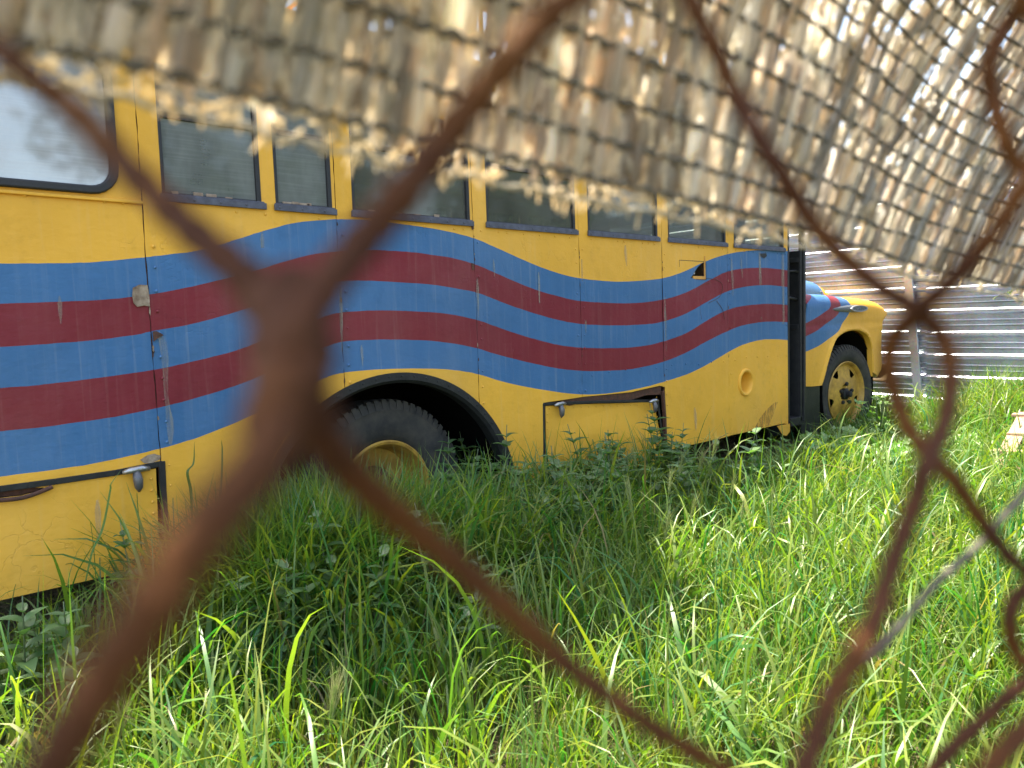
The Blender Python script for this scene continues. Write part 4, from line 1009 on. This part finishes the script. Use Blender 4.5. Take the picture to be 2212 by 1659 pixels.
# single tall blades that stand out
def tall_blade(pts, wd, lab, c):
    mb = MB(); cc = catmull([np.array(p) for p in pts], 6); n = len(cc); vs = []
    for i, p in enumerate(cc):
        t = i/(n-1); w_ = wd*min(1, .5+t*2)*(1-t**2.5)+.0005; sd = np.array([.74, -.67, 0]); vs += [p-sd*w_/2, p+np.array([0,-.3,.1])*w_*.3, p+sd*w_/2]
    mb.add(vs, [(3*i+a, 3*i+a+1, 3*i+a+4, 3*i+a+3) for i in range(n-1) for a in (0,1)], 0, c)
    o = mb.build('grass_blade', mGrass, smooth=True); tag(o, lab, 'grass blade'); return o
def pb(pix, base_y):   # blade standing at a ground point, drawn through measured points at that depth
    b_ = onZ(pix[0][0], base_y, -.08); dep = -((M.T @ (b_-C0))[2]); return [at(x, y, dep) for x, y in pix]
gc = (.10,.20,.03)
tall_blade(pb([(985,1640),(990,1560),(985,1480),(1000,1400),(1050,1290),(1085,1230),(1120,1175)][1:], 1640), .007, 'long straight grass blade leaning right below the rear wheel', gc)
tall_blade(pb([(985,1600),(975,1450),(970,1350),(965,1270),(960,1200)], 1640), .006, 'upright thin grass blade left of the long leaning one', gc)
tall_blade(pb([(650,1620),(655,1480),(665,1400),(690,1345),(730,1328),(790,1330)], 1620), .011, 'folded broad grass blade bent over to the right in the left foreground', gc)
tall_blade(pb([(760,1640),(775,1560),(785,1470),(780,1380),(785,1320)], 1640), .006, 'slim pale grass blade standing between barley and leaning blade', gc)
tall_blade([onY(x, y, P-.12) for x, y in ((185,1255),(200,1190),(222,1140),(238,1060),(240,1045),(262,1015))], .009, 'tall blade crossing the yellow rear hatch', (.09,.2,.02))
tall_blade([onY(x, y, P-.12) for x, y in ((415,1120),(412,1060),(405,1020),(418,1000),(420,955))], .012, 'broad dark blade bent against the yellow panel left of the rear wheel', (.05,.13,.015))
tall_blade([onY(x, y, P-.1) for x, y in ((470,1110),(478,1040),(480,975),(478,950))], .009, 'straight dark blade against the yellow panel left of the rear wheel', (.05,.13,.015))

# ------------------------------------------------------------------ stones and boards
def rock(loc, s_, seed, lab):
    q_ = random.Random(seed); mb = MB(); nu, nv = 12, 8; vs = []
    ph = [q_.uniform(0, 6.28) for _ in range(6)]
    for j in range(nv+1):
        for i in range(nu):
            a = 2*math.pi*i/nu; b = math.pi*j/nv; r0 = 1+.16*math.sin(2*a+ph[0])*math.sin(b)+.12*math.sin(3*a+ph[1]+2*b)+.1*math.sin(3*b+ph[2]+a)+q_.uniform(-.03,.03)
            vs.append((loc[0]+s_[0]*r0*math.sin(b)*math.cos(a), loc[1]+s_[1]*r0*math.sin(b)*math.sin(a), loc[2]+s_[2]*r0*math.cos(b)))
    mb.add(vs, [(j*nu+i, j*nu+(i+1)%nu, (j+1)*nu+(i+1)%nu, (j+1)*nu+i) for j in range(nv) for i in range(nu)])
    tag(mb.build('stone', mSoilStone, smooth=True), lab, 'stone')
for px_, py_, s_, lab in ((1720,985,(.20,.12,.08),'large dusty stone under the doorway step'), (1690,968,(.06,.05,.04),'small pale stone beside the front corner of the bus'), (1560,1075,(.13,.1,.07),'grey stone half buried in grass below the bus skirt'), (1950,945,(.16,.12,.06),'brown earth clod between front wheel and metal fence')):
    p = onZ(px_, py_, -.05); rock((p[0], p[1], -.07), s_, px_, lab)
p = onZ(1760, 952, -.05); rock((p[0], p[1]+.1, -.07), (.08,.06,.05), 77, 'brown stone against the rear of the front wheel')
pal = onZ(2218, 1050, -.08); pr = empty('broken_pallet', (pal[0], pal[1], -.09), 'broken sunlit wooden pallet lying in grass at the right edge', 'pallet')
bx, by = pal[0], pal[1]
for (a, b, w_, h_) in (((bx-.15,by+.16,-.06),(bx+.9,by+.22,.28),.10,.022), ((bx-.05,by-.2,-.04),(bx+1.0,by-.15,.30),.10,.022),
                       ((bx-.05,by+.24,.02),(bx+.02,by-.45,.05),.09,.02), ((bx+.22,by+.27,.09),(bx+.32,by-.45,.12),.09,.02), ((bx+.55,by+.25,.17),(bx+.58,by-.45,.21),.09,.02), ((bx+.85,by+.30,.27),(bx+.93,by-.45,.29),.09,.02)):
    mb = MB(); mb.bar(a, b, w_, h_); mb.build('plank', mWood, pr, bevel=.003)

# ------------------------------------------------------------------ trees and hedge beyond the bus
def leaf_cloud(centers, radii, n, size, c0, seed):
    g_ = np.random.default_rng(seed); idx = g_.integers(0, len(centers), n); cc = np.array(centers)[idx]; rr = np.array(radii)[idx]
    d = g_.normal(0, 1, (n,3)); d /= np.linalg.norm(d, axis=1)[:,None]; r_ = g_.random(n)**.45
    p = cc + d*rr*r_[:,None]
    a = g_.normal(0,1,(n,3)); a /= np.linalg.norm(a,axis=1)[:,None]; b = np.cross(a, g_.normal(0,1,(n,3))); b /= np.linalg.norm(b,axis=1)[:,None]
    s_ = size*g_.uniform(.6,1.3,n)[:,None]
    V = np.stack([p-a*s_, p+b*s_*.45, p+a*s_, p-b*s_*.45], 1).reshape(-1,3); Fq = np.arange(4*n).reshape(-1,4)
    c = np.array(c0)[None]*g_.uniform(.6,1.35,n)[:,None]; return V, Fq, np.repeat(c, 4, 0)
def tree(loc, h, centers, radii, n, size, c0, lab, seed, name='tree', cat='tree'):
    r0 = empty(name, loc, lab, cat); mb = MB(); base = Vector(loc)
    for i, c in enumerate(centers):
        q = Vector(c); mid = base.lerp(q, .5)+Vector((0,0,.25*h*.2)); k0 = base+Vector((0,0,h*.3))
        cc = [Vector(v) for v in catmull([np.array(base if i == 0 else k0), np.array(mid if i else base+Vector((.05,.03,h*.35))), np.array(q)], 5)]
        mb.tube(cc, [(.09 if i == 0 else .045)*(1-.75*j/len(cc)) for j in range(len(cc))], 8)
    mb.build('trunk', mBark, r0, smooth=True)
    V, Fq, Cc = leaf_cloud(centers, radii, n, size, c0, seed); npmesh('crown', V, Fq, mTreeLeaf, Cc, parent=r0)
# crown whose shade falls on the grass before the rear wheel
cs = []; rs = []
for gxy in ((1.15,2.05),(1.5,1.8),(1.9,1.85),(2.3,2.05),(1.4,2.2),(1.9,2.25),(2.7,2.3),(1.05,2.3),(1.75,2.0),(1.25,1.8),(2.2,2.3),(3.1,2.35)):
    t = 4.9/S.z; cs.append((gxy[0]+S.x*t, gxy[1]+S.y*t, 4.9+random.uniform(-.2,.3))); rs.append((.36,.30,.3))
tree((1.0, 6.2, -.09), 5, cs, rs, 24000, .055, (.05,.10,.02), 'leafy tree leaning over the bus roof from behind', 5)
hedge = empty('hedge', (3, 7.6, -.09), 'dark dense hedge behind the bus seen through its windows', 'hedge')
cc_ = [(x, 7.5+.2*math.sin(x*3), z) for x in np.arange(-3, 8.2, .55) for z in (.5, 1.2, 1.9, 2.5, 3.0)]
V, Fq, Cc = leaf_cloud(cc_, [(.5,.4,.42)]*len(cc_), 46000, .06, (.04,.065,.02), 9); npmesh('foliage', V, Fq, mTreeLeaf, Cc, parent=hedge)
mb = MB()
for x in np.arange(-2.8, 8, .8): mb.tube([(x, 7.5, -.1), (x+.1, 7.5, 1.2), (x, 7.55, 2.2)], .03, 6)
mb.build('stems', mBark, hedge)
mb = MB(); vs = []
for i, x in enumerate(np.arange(-3, 8.3, .35)):
    for j in range(9):
        a = 2*math.pi*j/8*.5; vs.append((x, 7.5-.22*math.cos(a)+random.uniform(-.05,.05), -.1+2.85*math.sin(a)**.5+random.uniform(-.12,.12)))
n = len(np.arange(-3, 8.3, .35)); mb.add(vs, [(i*9+j, i*9+j+1, (i+1)*9+j+1, (i+1)*9+j) for i in range(n-1) for j in range(8)]); mb.build('dense_inner_growth', simple('hedge_inside', (.02,.032,.012), .95, spec=.05), hedge)
# bushes on the photographer's side of the lane, mirrored in the bus windows
for i, (x, y, h_) in enumerate(((4.2,-6.2,5.2),(7.2,-6.6,6.6),(10.6,-6.0,5.8),(14.5,-6.8,7.2),(19,-6.5,6.2))):
    q_ = random.Random(60+i); cs = [(x+q_.uniform(-1.1,1.1), y+q_.uniform(-.6,.6), z) for z in np.linspace(1.3, h_, 8)]
    tree((x, y, -.09), h_, cs, [(1.5,1.1,.8)]*8, 5200, .13, (.05,.085,.025), ('slender tree nearest on the lane side facing the bus middle','tall tree second along the lane side','rounded tree third along the lane side','tallest tree fourth along the lane side','farthest tree at the end of the lane side')[i], 30+i)

# sprig hanging in at the right
tw = empty('hanging_sprig', at(2300, 700, 3.0), 'thin leafy sprig hanging into view at the upper right before the metal fence', 'sprig')
lv = MB(); st = MB(); main = [at(x, y, 3.0) for x, y in ((2420,900),(2340,680),(2270,590),(2212,600),(2160,607),(2110,600))]
cc = catmull(main, 6); st.tube(cc, .002, 5, c=(.10,.08,.05)); side = [at(x, y, 3.0) for x, y in ((2270,590),(2230,620),(2190,625),(2155,640))]; c2 = catmull(side, 5); st.tube(c2, .0015, 5, c=(.10,.08,.05))
for q in cc[14:]+c2:
    for _ in range(2):
        if random.random() < .75:
            d = Vector((random.uniform(-1,1), random.uniform(-1,1), random.uniform(-1,.6))); L = random.uniform(.014,.026); g_ = random.uniform(.7,1.4); leafshape(lv, q, d, (0,.3,1), L, L*.6, (.09*g_,.12*g_,.03*g_), .3)
lv.build('foliage', mLeaf, tw); st.build('stem', mLeaf, tw)

# ------------------------------------------------------------------ chain-link wires right before the lens
link = empty('chain_link_fence', (.1, .08, -.09), 'rusty brown twisted wire netting right in front of the viewer', 'fence')
WR = .0018; THICK = 1.0
def wire(pts, wob=1.0, fac=1.0):
    P3 = [at(x, y, 1603*2*WR/w_) for x, y, w_ in pts]; cc = catmull(P3, 10); n = len(cc)
    rr = [WR*THICK*(1+.32*min(1,max(0,(1603*2*WR/max(.01,float(np.linalg.norm(cc[i]-C0)))-46)/14)))*fac*(1+.10*math.sin(i*.9+len(pts))+random.uniform(-.04,.04)) for i in range(n)]
    mb = MB(); mb.tube(cc, rr, 12); mb.build('wire', mWire, link, smooth=True)
wire([(-220,-40,56),(-60,65,57),(20,125,58),(80,175,58),(160,240,58),(250,335,60),(350,438,62),(430,512,64),(510,580,66),(580,645,68),(618,700,72),(600,800,78),(600,900,86),(570,990,94),(510,1065,102),(430,1160,108),(340,1295,112),(250,1435,112),(165,1570,110),(90,1700,108),(0,1850,105)], 1, 1.0)
wire([(560,640,66),(600,675,70),(650,712,74),(668,770,76),(640,830,80),(596,880,84),(585,930,88)], 1, 1.2)
wire([(650,600,68),(612,660,70),(590,730,72),(600,800,74),(640,860,76),(690,905,74)], 1, 1.15)
wire([(1400,-180,58),(1320,-100,60),(1240,-15,60),(1170,50,61),(1100,130,62),(1020,225,63),(950,315,64),(860,430,66),(800,500,67),(740,570,70),(680,650,74),(645,740,78),(640,820,78),(660,890,74),(700,950,69),(740,1000,64),(810,1070,60),(880,1130,57),(960,1195,55),(1040,1265,53),(1130,1348,52),(1220,1432,51),(1320,1508,50),(1420,1578,49),(1530,1643,48),(1620,1700,47),(1760,1800,46)])
wire([(1440,-140,42),(1468,-60,42),(1492,0,42),(1540,95,42),(1580,185,42),(1632,285,43),(1680,362,43),(1735,452,42),(1790,522,42),(1850,580,42),(1915,630,42),(1960,655,41),(1988,680,40),(1950,705,38),(1925,745,37),(1921,800,37),(1936,860,37),(1965,930,38),(2010,985,39),(2055,1030,39),(2090,1080,38),(2140,1152,37),(2190,1212,36),(2260,1262,36),(2400,1350,36)])
wire([(2420,170,52),(2290,300,52),(2235,372,51),(2200,420,51),(2150,498,50),(2090,570,48),(2040,622,46),(2000,655,44),(1975,672,43),(2005,690,42),(2040,738,42),(2054,800,43),(2048,880,45),(2022,960,48),(1998,1010,50),(1985,1060,50),(1960,1130,50),(1925,1225,51),(1895,1325,53),(1850,1415,55),(1800,1500,56),(1768,1580,57),(1735,1670,58),(1690,1760,58),(1640,1880,58)])
wire([(2400,-60,38),(2260,-15,38),(2215,12,38),(2180,45,37),(2150,98,37),(2136,155,37),(2148,222,37),(2168,290,38),(2195,350,38),(2265,400,38),(2400,480,38)])
wire([(2180,-160,42),(2200,-70,42),(2215,5,42),(2260,40,42),(2380,80,42)])
wire([(2400,1170,38),(2265,1240,38),(2215,1275,38),(2190,1300,38),(2182,1342,38),(2192,1400,37),(2235,1450,37),(2380,1540,37)])
wire([(2420,1370,30),(2265,1442,30),(2195,1490,30),(2130,1550,30),(2062,1612,30),(1995,1685,30),(1900,1790,30)])
wire([(2420,1400,52),(2270,1530,53),(2215,1575,54),(2155,1640,55),(2095,1710,56),(1990,1820,57)])
# a thin dark cord hanging slack behind the wires
mb = MB(); cc = catmull([at(x, y, .26) for x, y in ((2400,880),(2260,1012),(2212,1066),(2140,1148),(2095,1195),(2020,1262),(1960,1332),(1905,1398),(1850,1440),(1800,1480),(1780,1500))], 8)
mb.tube(cc, [.0014+random.uniform(-.0003,.0004) for _ in cc], 8); o = mb.build('cord', mTwine, smooth=True); tag(o, 'thin dark frayed cord hanging slack behind the netting at lower right', 'cord')

# ------------------------------------------------------------------ reed screen draped behind the wires
cx_ = np.array([-300, -150, 250, 500, 750, 1000, 1296, 1500, 1742, 2041, 2300, 2420])
rows = np.array([
 [40, 68, 127, 195, 258, 318, 388, 432, 495, 588, 640, 655],
 [-110, -85, -10, 65, 134, 212, 300, 357, 430, 542, 600, 618],
 [-275, -245, -150, -65, 0, 82, 203, 270, 375, 490, 560, 582],
 [-440, -405, -295, -200, -130, -35, 87, 177, 283, 439, 520, 546],
 [-610, -570, -445, -340, -262, -155, -25, 78, 200, 395, 480, 510],
 [-780, -735, -600, -480, -395, -275, -135, -20, 122, 338, 440, 474],
 [-950, -900, -755, -620, -530, -400, -245, -110, 33, 280, 400, 438],
 [-1120,-1070,-910,-760,-665,-525,-355,-215,-50, 215, 352, 398],
 [-1290,-1240,-1070,-905,-800,-650,-465,-320,-135,153, 305, 357],
 [-1460,-1410,-1230,-1050,-935,-775,-575,-425,-220,100, 258, 315],
 [-1630,-1580,-1390,-1195,-1070,-900,-685,-530,-305,45, 210, 272],
 [-1800,-1750,-1550,-1340,-1205,-1025,-795,-635,-390,-8, 160, 228],
 [-1970,-1920,-1710,-1485,-1340,-1150,-905,-740,-475,-60,110, 184],
 [-2140,-2090,-1870,-1630,-1475,-1275,-1015,-845,-560,-112,60, 140],
 [-2310,-2260,-2030,-1775,-1610,-1400,-1125,-950,-645,-164,10, 96],
 [-2480,-2430,-2190,-1920,-1745,-1525,-1235,-1055,-730,-216,-40,52],
 [-2650,-2600,-2350,-2065,-1880,-1650,-1345,-1160,-815,-268,-90,8]], float)
dep_ = .92*np.array([.23, .245, .27, .30, .33, .37, .415, .44, .53, .74, .92, 1.0])*.82; tl_ = np.array([.16,.16,.15,.14,.13,.13,.13,.16,.26,.40,.46,.46])
# smooth interpolation along the rows
xx = np.arange(-300, 2421, 20.)
def smooth_interp(c, v):
    y = np.interp(xx, c, v); k = np.exp(-np.linspace(-2.2,2.2,13)**2); k /= k.sum(); yp = np.pad(y, 6, mode='reflect', reflect_type='odd'); return np.convolve(yp, k, 'valid')
RWS = np.array([smooth_interp(cx_, r0) for r0 in rows]); DP = smooth_interp(cx_, dep_)
def rowy(x, k):
    k0 = int(math.floor(max(0, min(k, 15.999)))); t = k-k0
    a = np.interp(x, xx, RWS[k0]); b = np.interp(x, xx, RWS[k0+1]); return a+(b-a)*t
def mat_pt0(u, k, dd=0.):
    tl = np.interp(u, cx_, tl_); ya = np.interp(u, xx, RWS[0]); y0 = rowy(u, k); x = u+tl*(ya-y0); x = min(x, 2600)
    y = rowy(min(x, 2420), k); return at(x, y, (np.interp(x, xx, DP))*(1-.006*k)+dd)
KBX = np.array([-300,250,500,1000,1500,1742,2041,2500.]); KBV = np.array([2.2,3.0,4.1,6.0,7.8,9.6,16,16.]); OVER = np.array([-.50, -.86, 0.0])
def mat_pt(u, k, dd=0.):
    # out-of-view upper rows are added as an overhang to shade the wires
    KB = float(np.interp(u, KBX, KBV))
    if k <= KB: return mat_pt0(u, k, dd)
    a = mat_pt0(u, KB, dd); st = np.linalg.norm(mat_pt0(u, KB)-mat_pt0(u, KB-1)); up_ = (mat_pt0(u, KB)-mat_pt0(u, KB-1))/st; st = max(.018, min(.035, st))
    p = a.copy(); q = k-KB; n = int(math.ceil(q)); 
    for i in range(n):
        t = min(1., (i+.5)/3.); d = up_*(1-t)+OVER*t; d = d/np.linalg.norm(d); p = p+d*st*min(1., q-i)
    return p
screen = empty('reed_screen', tuple(mat_pt(1000, 0)), 'tan reed screen bound with dark twine rows sagging across the top of the view', 'reed screen')
mb = MB(); u = -290.; q_ = random.Random(3)
KM = 16
while u < 2415:
    d_ = np.interp(u, xx, DP); step = 1603*.0019/d_*(.72 if u > 1500 else 1)
    # far end of the mat is seen more edge-on
    u += step*q_.uniform(.7, 1.35)
    if q_.random() < .03: u += step*1.2
    tl = np.interp(u, cx_, tl_)
    # rows within the frame plus the added overhang that shades the wires
    kmax = KM
    kmax = min(16., float(np.interp(u, KBX, KBV))+(9 if u < 1500 else 5))
    lo = -.06-q_.random()*.14 if q_.random() > .16 else -.3-.3*q_.random()
    # several reed lengths overlap along one line
    k = lo
    while k < kmax:
        ke = min(kmax, k+(q_.uniform(.6, 2.2) if q_.random() < .7 else q_.uniform(2, 5))); r0 = .0019*q_.uniform(.45, 1.6); ofs = q_.uniform(-.0032,.0032); duv = q_.uniform(-1.2,1.2)*step; ddv = q_.uniform(-.8,.8)*step/max(1,ke-k)
        b_ = q_.uniform(.65, 1.25); c = [(.68,.62,.53),(.76,.71,.63),(.50,.42,.34),(.86,.84,.79),(.62,.56,.48),(.58,.48,.37)][q_.randrange(6)]; b_ *= 1-.24*min(1., max(0., (u-1200)/600)); c = tuple(min(.88, v*b_) for v in c)
        n = max(2, int((ke-k)*(3 if k < 6 else 1.2))); pts = []; rr = []
        for i in range(n+1):
            kk = k+(ke-k)*i/n; s_ = math.sin(math.pi*(kk % 1)); pts.append(mat_pt(u+duv+ddv*(kk-k)+q_.uniform(-.08,.08)*step, kk, ofs-.0012*s_)); rr.append(r0*(1+.25*s_)*q_.uniform(.8,1.15))
        rr[0] *= .5; mb.tube(pts, rr, 4, c=c, cap=False)
        k = ke + (q_.uniform(0, .25) if q_.random() < .25 else -.1)
mb.build('reeds', mReed, screen, smooth=True)
# frayed ends below the lowest row
mb = MB()
for i in range(300):
    u = q_.uniform(-280, 2400); k = q_.uniform(-.62, -.1); a = mat_pt(u, k, q_.uniform(-.004,.004)); d_ = np.interp(u, xx, DP); b_ = a+np.array([q_.uniform(-1,1), q_.uniform(-1,1), q_.uniform(-1.2,.4)])*.007
    mb.tube([a, (a+b_)/2+np.array([0,0,.001]), b_], [.0008,.0006,.0004], 4, c=(.55,.48,.36), cap=False)
for i in range(5200):
    u = q_.uniform(-280, 2400); kb = min(16., float(np.interp(u, KBX, KBV))); k = q_.uniform(-.1, kb); a = mat_pt(u, k, q_.uniform(-.005,.003)); w1 = q_.uniform(-.9,.9)*1603*.004/np.interp(u, xx, DP); b_ = mat_pt(u+w1, k+q_.uniform(.35,.9), q_.uniform(-.005,.003)); v_ = q_.uniform(.8,1.2)
    mb.tube([a, (a+b_)/2+np.array([0,0,.0008]), b_], [.0006,.0011,.0005], 4, c=(.68*v_,.63*v_,.54*v_), cap=False)
mb.build('frayed_fibres', mReed, screen)
for k in range(15):
    for side in (1,):
        pts = []; rr = []
        for x in np.arange(-290, 2420, 11.):
            y = np.interp(x, xx, RWS[k]); d_ = np.interp(x, xx, DP)*(1-.006*k)
            if y < -300: continue
            wv = math.sin(x*1603*.0/1 + x/(1603*.0018/d_))
            pts.append(at(x, y+wv*1603*.0009/d_, d_-.004+.0012*math.cos(x/(1603*.0018/d_)))); rr.append(.0013*(1+.35*math.sin(x/(1603*.0026/d_)))*q_.uniform(.8,1.2))
        if len(pts) > 3:
            mb = MB(); mb.tube(pts, rr, 6); mb.build('twine', mTwine, screen, smooth=True)
pts = [mat_pt(x, -.58+.05*math.sin(x*.05), .0) for x in np.arange(-290, 2400, 14.)]; mb = MB(); mb.tube(pts, [.0012*q_.uniform(.5,1.3) for _ in pts], 6); mb.build('edge_binding', mFibre, screen, smooth=True)
